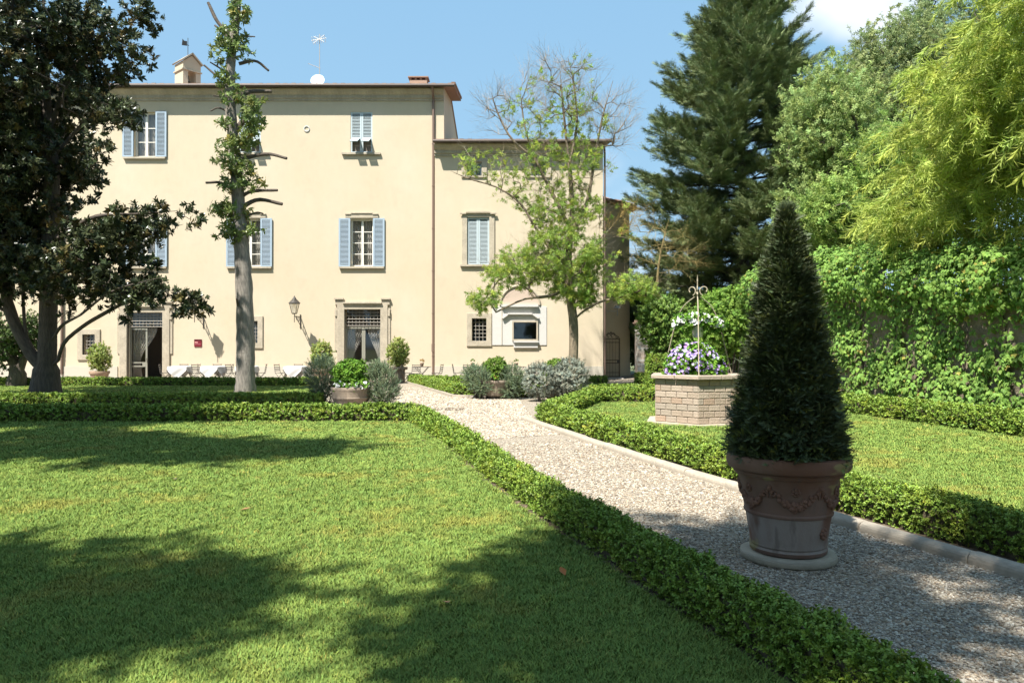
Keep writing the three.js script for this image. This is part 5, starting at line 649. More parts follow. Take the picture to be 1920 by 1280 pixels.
shrub('feathery_shrub', 'feathery bush between the red-flowered planter and the silver bushes', G0(958, 23.6), [[0, 0.66, 0, 0.38, 0.32, 0.35, 430], [-0.03, 0.34, 0.05, 0.3, 0.34, 0.3, 330]], feather, M.feather, { seed: 104, group: 'feathery bushes beside the planters', lift: 0.6 });
shrub('silver_shrub', 'smaller silver leaved round bush on a short stem', G0(1012, 22.6), [[0, 0.62, 0, 0.44, 0.48, 0.44, 760]], silver, M.silver, { seed: 105, trunk: 0.3, bark: M.paleBark });
shrub('silver_shrub', 'larger silver leaved round bush in front of the slender tree', G0(1066, 22.8), [[0.05, 0.68, 0, 0.5, 0.54, 0.5, 950], [-0.25, 0.6, -0.1, 0.3, 0.4, 0.3, 250]], silver, M.silver, { seed: 106, trunk: 0.3, bark: M.paleBark });
shrub('box_ball', 'yellow green box ball between the two silver bushes', G0(1043, 23.6), [[0, 0.85, 0, 0.36, 0.34, 0.36, 520]], roundLeaf, leafMat(0.15, 0.24, 0.03, 0.3, 0.3, 0.35), { seed: 107, trunk: 0.6 });
shrub('laurel_bush', 'tall rounded laurel bush leaning over the brick pier', G0(1248, 33), [[0, 2.7, 0, 1.15, 1.15, 1.1, 1100], [0.3, 1.5, 0, 1.0, 1.1, 1, 600], [-0.5, 3.0, 0.2, 0.6, 0.55, 0.6, 260]], bigLeaf, M.bigLeaf, { seed: 108, size: 1.2, stem: 0.06 });
shrub('climbing_shrub', 'dense bright green climbing shrub behind the brick well', G0(1368, 27), [[0, 2.55, 0, 1.25, 1.15, 0.9, 1700], [-0.9, 2.2, 0, 0.7, 0.8, 0.7, 600], [0.9, 2.4, 0, 1.0, 1.2, 0.9, 900]], roundLeaf, leafMat(0.22, 0.36, 0.06, 0.35, 0.25, 0.4), { seed: 109, size: 1.5, stem: 0.05 });
shrub('climbing_shrub', 'shaded leafy undergrowth at the foot of the climbing shrub', G0(1390, 28.5), [[0, 1.0, 0, 2.4, 1.3, 0.9, 1500]], bigLeaf, M.bigLeaf, { seed: 110, size: 1.3, stem: 0.05 });
// ---------- planters ----------
function potOf(prof, m, label, name, cat, c, s = 1, group) { const t = thing(name, label, cat, [c.x, c.y, c.z], 0, group); const g = lathe(prof.map(([a, b]) => [a * s, b * s]), 44); fixLatheUV(g, 0.4 * s); obj('body', g, m, t, true); return t; }
function fixLatheUV(g, R) { const p = g.attributes.position, uv = g.attributes.uv; for (let i = 0; i < uv.count; i++) uv.setXY(i, uv.getX(i) * 2.5, p.getY(i)); }
const flower = (seed, n, L, W, up) => { const s = new Soup(); for (let i = 0; i < n; i++) s.add(leaf(L, W, 0.15, -0.1), eul(0, i / n * 6.283, 0).multiply(eul(-up, 0, 0))); return s.geo(); };
const petunia = flower(1, 5, 0.035, 0.036, 1.25), M_white = leafMat(0.7, 0.7, 0.68, 0, 0, 0.5), M_purple = leafMat(0.40, 0.34, 0.60, 0, 0, 0.5);
function flowers(name, label, c, blobs, mat, tints, o = {}) { const t = thing(name, label, 'flowers', [c.x, c.y, c.z]), r = rng(o.seed), fl = new Inst(o.seed * 3), lv = new Inst(o.seed * 3 + 1); for (const b of blobs) { for (let i = 0; i < b[6]; i++) { const d = rdir(r); if (d.y < -0.45) continue; const p = V3(b[0] + d.x * b[3], b[1] + d.y * b[4], b[2] + d.z * b[5]); fl.add(p, d.clone().add(V3(0, 0.25, 0.25)).addScaledVector(rdir(r), 0.3).normalize(), (o.fs ?? 1) * (0.75 + 0.5 * r()), tints(r)); } for (let i = 0; i < b[6] * (o.leafy ?? 1.6); i++) { const d = rdir(r), k = 0.5 + 0.45 * r(); lv.add(V3(b[0] + d.x * b[3] * k, b[1] + d.y * b[4] * k, b[2] + d.z * b[5] * k), d.clone().add(V3(0, 0.4, 0)).normalize(), 0.7 + 0.5 * r(), tint(r)); } } lv.mesh('foliage', roundLeaf[0], M.roundLeaf, t, 'stuff'); fl.mesh('blossoms', petunia, mat, t, 'stuff'); return t; }
{ // wide planter with box ball and white flowers
  const c = G0(658, 20.9); potOf([[0, 0], [0.42, 0], [0.45, 0.02], [0.5, 0.2], [0.525, 0.215], [0.525, 0.25], [0.51, 0.265], [0.545, 0.44], [0.56, 0.46], [0.56, 0.52], [0.54, 0.53], [0.51, 0.52], [0.5, 0.47], [0, 0.47]], M.terraPale, 'wide low terracotta planter with box ball and white flowers', 'planter', 'planter', c);
  shrub('box_ball', 'dark green box ball growing in the white-flowered planter', V3(c.x, 0.47, c.z - 0.08), [[0, 0.42, 0, 0.47, 0.34, 0.42, 1500]], roundLeaf, M.roundLeaf, { seed: 111, size: 0.85, floor: -0.1 });
  flowers('white_flowers', 'white petunias along the front rim of the wide planter', V3(c.x, 0.5, c.z + 0.3), [[-0.26, 0.08, 0, 0.14, 0.12, 0.14, 26], [0.16, 0.06, 0.08, 0.17, 0.1, 0.12, 34], [0.42, 0.07, 0, 0.12, 0.12, 0.12, 28]], M_white, (r) => [1, 1, 1], { seed: 112, fs: 1.35, leafy: 1 });
}
{ // planter by the walk
  const c = G0(929, 23.7); potOf([[0, 0.1], [0.33, 0.1], [0.36, 0.12], [0.46, 0.5], [0.49, 0.52], [0.49, 0.6], [0.46, 0.6], [0.43, 0.55], [0, 0.55]], M.terraPale, 'terracotta planter with box ball standing by the gravel walk', 'planter', 'planter', c).add(new THREE.Mesh(merge(cyl(0.3, 0.3, 0.1, 0, 0.05, 0, 24)), M.bark)); scene.children.at(-1).children.at(-1).name = 'stand';
  shrub('box_ball', 'light green box ball in the planter with red geranium', V3(c.x, 0.55, c.z - 0.05), [[0, 0.36, 0, 0.37, 0.34, 0.36, 900]], roundLeaf, leafMat(0.15, 0.25, 0.03, 0.3, 0.3, 0.35), { seed: 113, size: 0.85, floor: -0.1 });
  flowers('red_geranium', 'small red geranium blossom at the planter rim', V3(c.x - 0.02, 0.66, c.z + 0.42), [[0, 0.03, 0, 0.1, 0.05, 0.06, 16]], leafMat(0.55, 0.06, 0.05, 0.3, 0, 0.5), () => [1, 1, 1], { seed: 114, leafy: 0.8 });
  potOf([[0, 0], [0.24, 0], [0.32, 0.38], [0.34, 0.4], [0.34, 0.46], [0.3, 0.46], [0.28, 0.42], [0, 0.42]], M.terra, 'orange terracotta pot half hidden between silver bushes', 'planter', 'planter', G0(1040, 23.4));
}
// potted lemon shrubs at the doors
for (const [px, Z, h, label] of [[186, 35.4, 0.5, 'potted citrus shrub between small barred window and open door'], [603, 35.6, 0.6, 'potted citrus shrub between lantern and curtained door'], [746, 34.6, 0.72, 'potted citrus shrub between curtained door and drainpipe']]) {
  const c = G0(px, Z), tall = h > 0.7, t = potOf([[0, 0], [0.3, 0], [0.32, 0.03], [tall ? 0.33 : 0.4, h - 0.14], [0.44, h - 0.12], [0.45, h], [0.41, h], [0.38, h - 0.06], [0, h - 0.06]], tall ? M.terraPale : M.terra, 'terracotta pot of the ' + label.replace('potted ', ''), 'citrus_pot', 'pot', c);
  shrub('citrus_shrub', label, V3(c.x, h - 0.06, c.z), [[0, 0.72, 0, 0.46, 0.62, 0.44, 420], [0.1, 0.35, 0, 0.3, 0.3, 0.3, 90]], bigLeaf, M.lemon, { seed: 120 + px, size: 0.9, solid: true, stem: 0.025 });
}
// ---------- yew cone in its great pot ----------
{
  const c = V3(2.16, 0, -5.85), t = thing('terracotta_pot', 'great weathered terracotta pot with garlands on a round stone disc', 'pot', [c.x, 0, c.z]);
  const disc = lathe([[0, 0], [0.345, 0], [0.358, 0.015], [0.36, 0.045], [0.35, 0.06], [0.3, 0.064], [0, 0.064]], 48), dp = disc.attributes.position; for (let i = 0; i < dp.count; i++) { const a = Math.atan2(dp.getX(i), dp.getZ(i)), k = 1 + 0.02 * n2(Math.cos(a) * 2, Math.sin(a) * 2) + 0.01 * n2(Math.cos(a) * 7, Math.sin(a) * 7); dp.setX(i, dp.getX(i) * k); dp.setZ(i, dp.getZ(i) * k); } obj('stone_disc', disc, M.stone, t);
  const potC = tex(1024, [2.5, 1], (u, v) => { const y = v, a = pf(u, v, 5, 131, 5), st = pf(u, v * 0.15, 30, 135, 4), gr = pf(u, v, 9, 138, 4), k = 0.75 + 0.5 * (a - 0.5); let c = [0.215 * k, 0.1 * k, 0.062 * k]; const lime = smooth(0.36, 0.62, pf(u, v * 0.3, 8, 141, 4)) * (y > 0.1 && y < 0.36 ? 1 : 0.25) * (0.6 + 0.6 * st); c = mix3(c, [0.30, 0.245, 0.21], clamp(lime)); c = mix3(c, [0.13, 0.09, 0.07], smooth(0.55, 0.8, st) * 0.55); c = mix3(c, [0.30, 0.26, 0.10], smooth(0.68, 0.78, gr) * 0.6); return c; }, true);
  const prof = [[0, 0.066], [0.27, 0.066], [0.285, 0.075], [0.29, 0.1], [0.28, 0.118], [0.288, 0.13], [0.286, 0.15], [0.318, 0.36], [0.33, 0.368], [0.334, 0.382], [0.326, 0.395], [0.37, 0.62], [0.382, 0.66], [0.405, 0.668], [0.412, 0.682], [0.405, 0.695], [0.425, 0.705], [0.452, 0.715], [0.463, 0.74], [0.464, 0.79], [0.455, 0.812], [0.43, 0.82], [0.405, 0.81], [0.395, 0.74], [0, 0.735]], g = toCreasedNormals(lathe(prof, 72), 0.6), p = g.attributes.position, uv = g.attributes.uv; for (let i = 0; i < uv.count; i++) uv.setXY(i, uv.getX(i) * 2.5, p.getY(i));
  obj('body', g, std({ map: potC, bumpMap: stoneB, bumpScale: 0.003, roughness: 0.85 }), t, true);
  const rel = std({ color: lin(0.2, 0.1, 0.066), bumpMap: stoneB, bumpScale: 0.004, roughness: 0.9 }), R = (y) => lerp(0.326, 0.37, (y - 0.395) / 0.225), on = (a, y, o = 0) => V3(Math.sin(a) * (R(y) + o), y, Math.cos(a) * (R(y) + o)), r = rng(141);
  for (let k = 0; k < 6; k++) { const a0 = k * Math.PI / 3 - 0.72, a1 = a0 + Math.PI / 3, geo = []; for (let i = 0; i <= 16; i++) { const u = i / 16, a = lerp(a0, a1, u), y = 0.6 - 0.13 * Math.sin(u * Math.PI), rr = 0.012 + 0.017 * Math.sin(u * Math.PI); for (let j = 0; j < 3; j++) { const q = on(a + (r() - 0.5) * 0.07, y + (r() - 0.5) * rr * 1.6, 0.004); geo.push(new THREE.SphereGeometry(rr * (0.55 + 0.4 * r()), 7, 5).translate(q.x, q.y, q.z)); } } obj('garland', geo, rel, t);
    const kn = on(a0, 0.602), rb = []; rb.push(new THREE.SphereGeometry(0.022, 8, 6).translate(kn.x, kn.y, kn.z)); for (const s of [-1, 1]) rb.push(limb([kn, on(a0 + s * 0.05, 0.56, 0.006), on(a0 + s * 0.03, 0.52, 0.004)], [0.012, 0.009, 0.004], 6)); obj('ribbon', rb, rel, t);
    const ac = (a0 + a1) / 2, ro = []; const q0 = on(ac, 0.575, 0.004); for (let i = 0; i < 7; i++) { const aa = i / 7 * 6.283, q = on(ac + Math.cos(aa) * 0.06, 0.575 + Math.sin(aa) * 0.022, 0.003); ro.push(new THREE.SphereGeometry(0.014, 7, 5).translate(q.x, q.y, q.z)); } ro.push(new THREE.SphereGeometry(0.013, 7, 5).translate(q0.x * 1.02, q0.y, q0.z * 1.02)); obj('rosette', ro, rel, t);
    const dr = []; for (let i = 0; i < 9; i++) { const q = on(ac + (r() - 0.5) * 0.12, 0.475 - i * 0.006 + (r() - 0.5) * 0.02, 0.005); dr.push(new THREE.SphereGeometry(0.012 + 0.006 * r(), 7, 5).translate(q.x, q.y, q.z)); } obj('fruit_drop', dr, rel, t); }
  { const a = 0.62, q = V3(Math.sin(a) * 0.302, 0.25, Math.cos(a) * 0.302), s = []; for (let i = 0; i < 8; i++) { const b = i / 8 * 6.283, n = V3(Math.cos(a), 0, -Math.sin(a)); s.push(new THREE.SphereGeometry(0.017, 7, 5).translate(q.x + n.x * Math.cos(b) * 0.028, q.y + Math.sin(b) * 0.034, q.z + n.z * Math.cos(b) * 0.028)); } s.push(new THREE.SphereGeometry(0.022, 8, 6).translate(q.x * 1.01, q.y, q.z * 1.01)); obj('medallion', s, rel, t); }
  obj('soil', new THREE.CylinderGeometry(0.398, 0.398, 0.02, 40).translate(0, 0.752, 0), M.soil, t);
  const y = thing('yew_cone', 'dark green yew clipped to a tall cone in the great pot', 'topiary', [c.x, 0.755, c.z]), r2 = rng(151), ys = [1, 2, 3].map((s) => { const S = new Soup(), q = rng(650 + s); for (let i = 0; i < 30; i++) { const u = i / 30 * 0.075, k = 1 - 0.35 * i / 30, sd = i & 1 ? 1 : -1, l = 0.02 * k * (0.8 + 0.4 * q()), w = 0.0034, a = 0.95 - 0.5 * i / 30, z = (q() - 0.5) * 0.012; S.tri(0, u - w, 0, 0, u + w, 0, sd * Math.sin(a) * l, u + Math.cos(a) * l, z + 0.004); } S.tri(-0.0012, 0, 0, 0.0012, 0, 0, 0, 0.08, 0); for (const sd of [-1, 1]) for (let i = 0; i < 14; i++) { const b = V3(sd * 0.005, 0.035, 0), d = V3(sd * 0.55, 0.8, 0.15), u = i / 14 * 0.055, x = b.x + d.x * u, yy = b.y + d.y * u, zz = d.z * u, s2 = i & 1 ? 1 : -1, l = 0.017; S.tri(x, yy - 0.0032, zz, x, yy + 0.0032, zz, x + (s2 * 0.7 + sd * 0.4) * l, yy + (0.5 - s2 * sd * 0.3) * l, zz + 0.005); } return S.geo(); }), ins = ys.map((_, k) => new Inst(152 + k)), H = 1.97;
  const PF = [[0, 0.86], [0.04, 1], [0.21, 0.87], [0.32, 0.76], [0.53, 0.55], [0.745, 0.38], [0.85, 0.22], [0.957, 0.035], [1.02, 0.0]], prof2 = (u) => { let i = 1; while (i < PF.length - 1 && PF[i][0] < u) i++; return 0.4 * lerp(PF[i - 1][1], PF[i][1], clamp((u - PF[i - 1][0]) / (PF[i][0] - PF[i - 1][0]))) + 0.006; };
  for (let i = 0; i < 15000; i++) { const u = 1 - Math.pow(r2(), 0.62), a = r2() * 6.283, lump = 1 + 0.07 * n3(Math.cos(a) * 1.6, u * 7, Math.sin(a) * 1.6) + 0.15 * n3(Math.cos(a) * 4, u * 14, Math.sin(a) * 4) + 0.08 * n3(Math.cos(a) * 9, u * 34, Math.sin(a) * 9), R0 = prof2(Math.min(u, 0.985)) * lump * (0.70 + 0.3 * Math.sqrt(r2()) + (r2() < 0.06 ? 0.06 : 0)), n = V3(Math.cos(a), 0.25, Math.sin(a)); const p = V3(n.x * R0, u * H + 0.02 * (r2() - 0.5), n.z * R0), dir = n.clone().addScaledVector(rdir(r2), 0.75).add(V3(0, -0.1 + 0.35 * u, 0)).normalize(), zz = V3(0, 1, 0).addScaledVector(rdir(r2), 0.7), xx = dir.clone().cross(zz).normalize(), tn = tint(r2, 0.5, 0.15); if (r2() < 0.1) { tn[0] *= 2.2; tn[1] *= 1.9; } ins[i % 3].addBasis(p.addScaledVector(dir, -0.05), xx, dir, xx.clone().cross(dir).normalize(), 0.85 + 0.6 * r2() + (r2() < 0.08 ? 0.5 : 0), tn); }
  for (let i = 0; i < 60; i++) ins[i % 3].add(V3((r2() - 0.5) * 0.06, H - 0.06 + 0.05 * r2(), (r2() - 0.5) * 0.06), V3((r2() - 0.5) * 0.8, 1, (r2() - 0.5) * 0.8).normalize(), 1, tint(r2));
  const core = []; for (let i = 0; i <= 10; i++) core.push([Math.max(0.002, prof2(i / 10 * 0.98) * 0.66), i / 10 * H * 0.96]); obj('inner_twigs', [lathe([[0, 0], ...core], 20), cyl(0.04, 0.05, 0.1, 0, 0.03, 0, 8)], std({ color: lin(0.10, 0.075, 0.05), roughness: 1 }), y);
  ins.forEach((s, k) => s.mesh('foliage', ys[k], phys({ color: lin(0.058, 0.08, 0.027), roughness: 0.7, clearcoat: 0.25, clearcoatRoughness: 0.4, side: THREE.DoubleSide }), y, 'stuff'));
}
// ---------- brick well ----------
{
  const C = V3(4.08, 0, -16.4), R = 1.03, w = thing('brick_well', 'six-sided pale brick well on the lawn', 'well', [C.x, 0, C.z], -0.235), r = rng(161), hex = (R, y0, y1) => { const g = new THREE.CylinderGeometry(R, R, y1 - y0, 6); return g.translate(0, (y0 + y1) / 2, 0); };
  obj('footing', hex(R + 0.2, 0.01, 0.05), M.stone, w); obj('mortar', hex(R - 0.022, 0.03, 0.97), std({ color: lin(0.33, 0.28, 0.23), bumpMap: stoneB, bumpScale: 0.01, roughness: 1 }), w);
  const mats = [[0.34, 0.265, 0.205], [0.32, 0.25, 0.19], [0.37, 0.295, 0.23], [0.33, 0.235, 0.17], [0.31, 0.255, 0.2]].map((c) => std({ color: lin(...c), bumpMap: stoneB, bumpScale: 0.012, roughness: 0.95 })), hc = 0.131, side = R, ap = R * Math.cos(Math.PI / 6), cache = {}; const brickG = (L) => cache[L.toFixed(3)] ??= merge(chamfer(L, hc - 0.014, 0.13, 0.008));
  for (let f = 0; f < 6; f++) { const a = (f + 0.5) * Math.PI / 3; for (let j = 0; j < 7; j++) { let x = -side / 2; const cuts = j % 2 ? [0.13, 0.26, 0.26, 0.26] : [0.26, 0.26, 0.26, 0.26]; const L = cuts.reduce((s, v) => s + v, 0), last = side - L; if (last > 0.06) cuts.push(last); else if (last > 0) cuts[3] += last; else cuts[3] += last; for (const q of cuts) { const o = ap - 0.062 + (r() - 0.5) * 0.008, cx = x + q / 2; const m = place('brick', brickG(q - 0.012), mats[Math.floor(r() * 5)], w, Math.sin(a) * o + Math.cos(a) * cx, 0.05 + (j + 0.5) * hc, Math.cos(a) * o - Math.sin(a) * cx, a); x += q; } }
    const cs = side + 0.12, g = merge(chamfer(cs / 2 - 0.012, 0.085, 0.3, 0.012)); for (const s of [-1, 1]) place('coping_stone', g, mats[f % 2 ? 2 : 4], w, Math.sin(a) * (ap - 0.06) + Math.cos(a) * s * (cs / 4), 1.012 + (r() - 0.5) * 0.006, Math.cos(a) * (ap - 0.06) - Math.sin(a) * s * (cs / 4), a); }
  obj('soil', hex(R - 0.2, 0.9, 0.985), M.soil, w);
  const ir = thing('well_overthrow', 'rusty iron overthrow of curved rods with scrolls above the well', 'ironwork', [C.x, 1.05, C.z], -0.235), im = std({ color: lin(0.36, 0.31, 0.22), roughness: 0.7, metalness: 0.2 }), top = V3(0, 1.72, 0);
  for (let k = 0; k < 3; k++) { const a = k * Math.PI * 2 / 3 + 0.02, e = V3(Math.sin(a) * 0.86, 0, Math.cos(a) * 0.86); obj('rod', tubeOf([e, V3(e.x * 0.84, 0.5, e.z * 0.84), V3(e.x * 0.62, 1.15, e.z * 0.62), V3(e.x * 0.4, 1.5, e.z * 0.4), V3(e.x * 0.08, 1.7, e.z * 0.08)], 0.013, 32, 6), im, ir); const sc = []; for (let i = 0; i <= 22; i++) { const b = -1.2 + i / 22 * 5.2, rr = 0.115 - 0.07 * i / 22; sc.push(V3(0.15 - rr * Math.cos(b) * 1.0, 1.84 + rr * Math.sin(b), 0)); } obj('scroll', new THREE.TubeGeometry(new THREE.CatmullRomCurve3(sc), 44, 0.013, 6).rotateY(k * Math.PI * 2 / 3 + (k ? 0.5 : 0.1)), im, ir); }
  obj('finial', [rod(V3(0, 1.66, 0), V3(0, 2.05, 0), 0.013, 6), new THREE.SphereGeometry(0.035, 10, 8).translate(0, 1.78, 0), new THREE.ConeGeometry(0.018, 0.16, 6).translate(0, 2.12, 0)], im, ir);
  obj('chain', [rod(V3(0, 1.66, 0), V3(0, 1.15, 0), 0.008, 5)], M.iron, ir);
  const b = thing('hanging_bucket', 'grey metal bucket of white flowers hanging in the well ironwork', 'bucket', [C.x, 1.86, C.z]); obj('pail', [lathe([[0, 0], [0.1, 0], [0.14, 0.24], [0.148, 0.25], [0.135, 0.25], [0.1, 0.02]], 20)], std({ color: lin(0.5, 0.52, 0.55), roughness: 0.4, metalness: 0.6 }), b); obj('bail', [tubeOf([V3(-0.14, 0.23, 0), V3(-0.1, 0.36, 0), V3(0, 0.42, 0), V3(0.1, 0.36, 0), V3(0.14, 0.23, 0)], 0.006, 14, 5)], M.iron, b);
  flowers('white_flowers', 'white petunias spilling from the hanging bucket', V3(C.x, 2.12, C.z), [[0, 0.1, 0, 0.3, 0.17, 0.24, 90], [-0.32, 0.04, 0.02, 0.2, 0.15, 0.16, 50], [0.32, 0.02, 0, 0.26, 0.15, 0.18, 60]], M_white, () => [1, 1, 1], { seed: 162, fs: 1.8 });
  flowers('purple_petunias', 'mound of violet petunias planted in the brick well', V3(C.x - 0.14, 1.02, C.z + 0.1), [[0, 0.3, 0.1, 0.54, 0.42, 0.42, 440], [-0.38, 0.12, 0.25, 0.28, 0.24, 0.26, 130], [0.42, 0.16, 0.2, 0.24, 0.28, 0.24, 130]], M_purple, (r) => { const k = r(); return k < 0.16 ? [1.5, 1.6, 1.2] : k < 0.92 ? [0.85 + 0.3 * r(), 0.9, 1] : [0.9, 0.5, 0.8]; }, { seed: 163, fs: 1.1, leafy: 1.3 });
}
// ---------- tables and chairs on the terrace ----------
function chairProto() { const c = thing('garden_chair', '', 'chair'); obj('seat', [0, 1, 2, 3].map((i) => bx(0.4, 0.018, 0.075, 0, 0.45, -0.13 + i * 0.09)), M.darkIron, c); obj('backrest', [0.56, 0.64, 0.72, 0.82].map((y) => bx(0.38, 0.035, 0.015, 0, y, -0.2 - (y - 0.45) * 0.15)), M.darkIron, c); for (const s of [-1, 1]) { obj('leg', rod(V3(s * 0.2, 0, 0.2), V3(s * 0.2, 0.45, -0.18), 0.011), M.darkIron, c); obj('leg', rod(V3(s * 0.2, 0, -0.24), V3(s * 0.2, 0.45, 0.18), 0.011), M.darkIron, c); obj('back_post', rod(V3(s * 0.2, 0.42, -0.19), V3(s * 0.2, 0.86, -0.265), 0.012), M.darkIron, c); } return c; }
const chair0 = chairProto(); let chairUsed = false;
function chair(x, z, turn, label) { const g = 'iron slatted chairs on the terrace'; if (!chairUsed) { chairUsed = true; chair0.position.set(x, 0, z); chair0.rotation.y = turn; tag(chair0, label, 'chair', g); return; } copy(chair0, [x, 0, z], turn, label, g); }
function table(x, z, turn, label) { const t = thing('iron_table', label, 'table', [x, 0, z], turn, 'square iron terrace tables'); obj('tabletop', bx(0.8, 0.02, 0.8, 0, 0.74, 0), M.darkIron, t); for (const s of [-1, 1]) for (const k of [-1, 1]) obj('leg', rod(V3(s * 0.34, 0, k * 0.34), V3(-s * 0.3, 0.73, k * 0.34), 0.012), M.darkIron, t); return t; }
function clothOn(x, z, turn, label) { const o = new THREE.Group(), S = 0.72, N = 26, pos = [], idx = [], r = rng(Math.round(x * 100) + 500); for (let j = 0; j <= N; j++) for (let i = 0; i <= N; i++) { const a = (i / N - 0.5) * 2 * S, b = (j / N - 0.5) * 2 * S, u = (a + b) * 0.7071, v = (a - b) * 0.7071, cx = clamp(u, -0.41, 0.41), cz = clamp(v, -0.41, 0.41), ox = u - cx, oz = v - cz, d = Math.hypot(ox, oz), wv = 0.03 * Math.sin((u + v) * 9 + x) * Math.min(1, d * 4); pos.push(cx + (d ? ox / d : 0) * (0.012 + 0.1 * d + wv), 0.756 - d * 0.96, cz + (d ? oz / d : 0) * (0.012 + 0.1 * d + wv)); } for (let j = 0; j < N; j++) for (let i = 0; i < N; i++) { const a = j * (N + 1) + i, b = a + N + 1; idx.push(a, b, a + 1, a + 1, b, b + 1); } const g = new THREE.BufferGeometry(); g.setAttribute('position', new THREE.Float32BufferAttribute(pos, 3)); g.setIndex(idx); g.computeVertexNormals(); const m = obj('tablecloth', g, M.cloth); m.position.set(x, 0, z); m.rotation.y = turn; tag(m, label, 'tablecloth', 'white tablecloths on the terrace'); }
const inFrontOf = [['beside the open door', 337, 0.1], ['below the bracket lantern and plaque', 400, -0.15], ['half hidden by the pruned trunk', 463, 0.08], ['between the pruned trunk and curtained door', 554, -0.05]];
for (const [where, px, turn] of inFrontOf) { const c = G0(px, 34.4); table(c.x, c.z, turn, 'square iron table under a white cloth ' + where); clothOn(c.x, c.z, turn, 'white cloth draped cornerwise on the table ' + where); chair(c.x - 0.62, c.z + 0.1, Math.PI / 2 + 0.3, 'iron chair on the magnolia side of the table ' + where); chair(c.x + 0.62, c.z, -Math.PI / 2 - 0.2, 'iron chair on the well side of the table ' + where); chair(c.x + 0.05, c.z - 0.62, 0.1, 'iron chair on the wall side of the table ' + where); }
const tablePot = (x, z, label, red) => { const t = thing('table_pot', label, 'flower pot', [x, 0.75, z]); obj('pot', lathe([[0, 0], [0.06, 0], [0.085, 0.13], [0.095, 0.13], [0.095, 0.17], [0.08, 0.17], [0.075, 0.15], [0, 0.15]], 18), M.terra, t); const I = new Inst(Math.round(x * 10) + 900), r = rng(Math.round(x * 10) + 901); for (let i = 0; i < 16; i++) { const d = rdir(r); I.add(V3(d.x * 0.07, 0.2 + Math.abs(d.y) * 0.1, d.z * 0.07), V3(d.x, 0.8, d.z).normalize(), 0.6, red ? [2.4, 0.7, 1.2] : tint(r)); } I.mesh('plant', roundLeaf[0], M.roundLeaf, t, 'stuff'); };
for (const [where, px, dx] of [['beside the drainpipe', 791, 0.05], ['below the barred window of the wing', 886, 0.0], ['below the stone shrine window', 968, 0.3]]) { const c = G0(px, 34.2); table(c.x, c.z, dx * 0.5, 'bare square iron table ' + where); tablePot(c.x, c.z, 'small terracotta flower pot on the bare table ' + where, px < 800); chair(c.x - 0.66, c.z, Math.PI / 2, 'iron chair on the door side of the table ' + where); chair(c.x - 0.25, c.z + 0.66, Math.PI + 0.2, 'iron chair on the garden side of the table ' + where); chair(c.x + 0.68, c.z + 0.05, -Math.PI / 2 + 0.2, 'iron chair on the gate side of the table ' + where); }
// ---------- grass blades, gravel stones, fallen leaves ----------
function inside(p, x, y) { let c = false; for (let i = 0, j = p.length - 1; i < p.length; j = i++) if ((p[i][1] > y) !== (p[j][1] > y) && x < (p[j][0] - p[i][0]) * (y - p[i][1]) / (p[j][1] - p[i][1]) + p[i][0]) c = !c; return c; }
{
  const tuft = (seed) => { const s = new Soup(), r = rng(seed); for (let i = 0; i < 9; i++) { const a = r() * 6.283, l = 0.034 + 0.026 * r(), w = 0.0019 + 0.0008 * r(), bx0 = (r() - 0.5) * 0.05, bz = (r() - 0.5) * 0.05, lean = 0.25 + 0.6 * r(), dx = Math.cos(a), dz = Math.sin(a), mx = bx0 + dx * l * lean * 0.35, mz = bz + dz * l * lean * 0.35, my = l * 0.55, tx = bx0 + dx * l * lean, tz = bz + dz * l * lean, ty = l * (1 - 0.25 * lean); const px_ = -dz * w, pz = dx * w; s.tri(bx0 - px_, 0, bz - pz, bx0 + px_, 0, bz + pz, mx + px_, my, mz + pz, bx0 - px_, 0, bz - pz, mx + px_, my, mz + pz, mx - px_, my, mz - pz, mx - px_, my, mz - pz, mx + px_, my, mz + pz, tx, ty, tz); } return s.geo(); };
  const tufts = [700, 701, 702].map(tuft), mat = leafMat(0.175, 0.25, 0.052, 0, 0.15, 0.5), r = rng(171);
  function sow(poly, x0, x1, d0, d1, n, label, avoid) {
    const ins = tufts.map((_, k) => new Inst(172 + k)); let made = 0, tries = 0;
    while (made < n && tries++ < n * 6) { const d = 1 / lerp(1 / d0, 1 / d1, r()), x = lerp(x0, x1, r()); if (Math.abs(x) > d * 0.8 + 2.2 || !inside(poly, x, d)) continue; if (avoid && avoid(x, d)) continue; const sc = clamp(d / 7, 1, 1.9) * (0.8 + 0.5 * r()), q = n2(x * 0.45, d * 0.45) + 0.6 * n2(x * 1.6 + 9, d * 1.6), y = smooth(0.25, 1.1, q), c = tint(r, 0.28, 0.14); if (r() < 0.03 + 0.10 * y) { c[0] *= 1.75; c[1] *= 1.2; c[2] *= 1.4; } else { c[0] *= 1 + 0.3 * y; } const m = r() * 6.283; ins[made % 3].add(V3(x, 0.012, -d), V3((r() - 0.5) * 0.3, 1, (r() - 0.5) * 0.3).normalize(), V3(sc, (0.6 + 0.45 * r()) * Math.pow(sc, 0.3), sc), c, m); made++; }
    const g = new THREE.Group(); g.name = numbered('grass'); g.userData = { kind: 'stuff', label, category: 'grass' }; scene.add(g); ins.forEach((s, k) => s.n && s.mesh('grass_blades', tufts[k], mat, g, 'stuff'));
  }
  sow(lawnLeft, -15, 2.6, 2.2, 16.2, 190000, 'mown grass of the big lawn beside the path');
  sow(lawnWell, 0.8, 10.5, 4, 22, 50000, 'mown grass of the lawn round the brick well', (x, d) => Math.hypot(x - 4.08, d - 16.4) < 1.2);
  sow(lawnFar, -25, -5.5, 21, 31.3, 18000, 'mown grass under the magnolia and pruned trunk');
  sow(lawnFarR, -4.3, 6.5, 24.8, 33, 14000, 'mown grass before the villa wing');
}
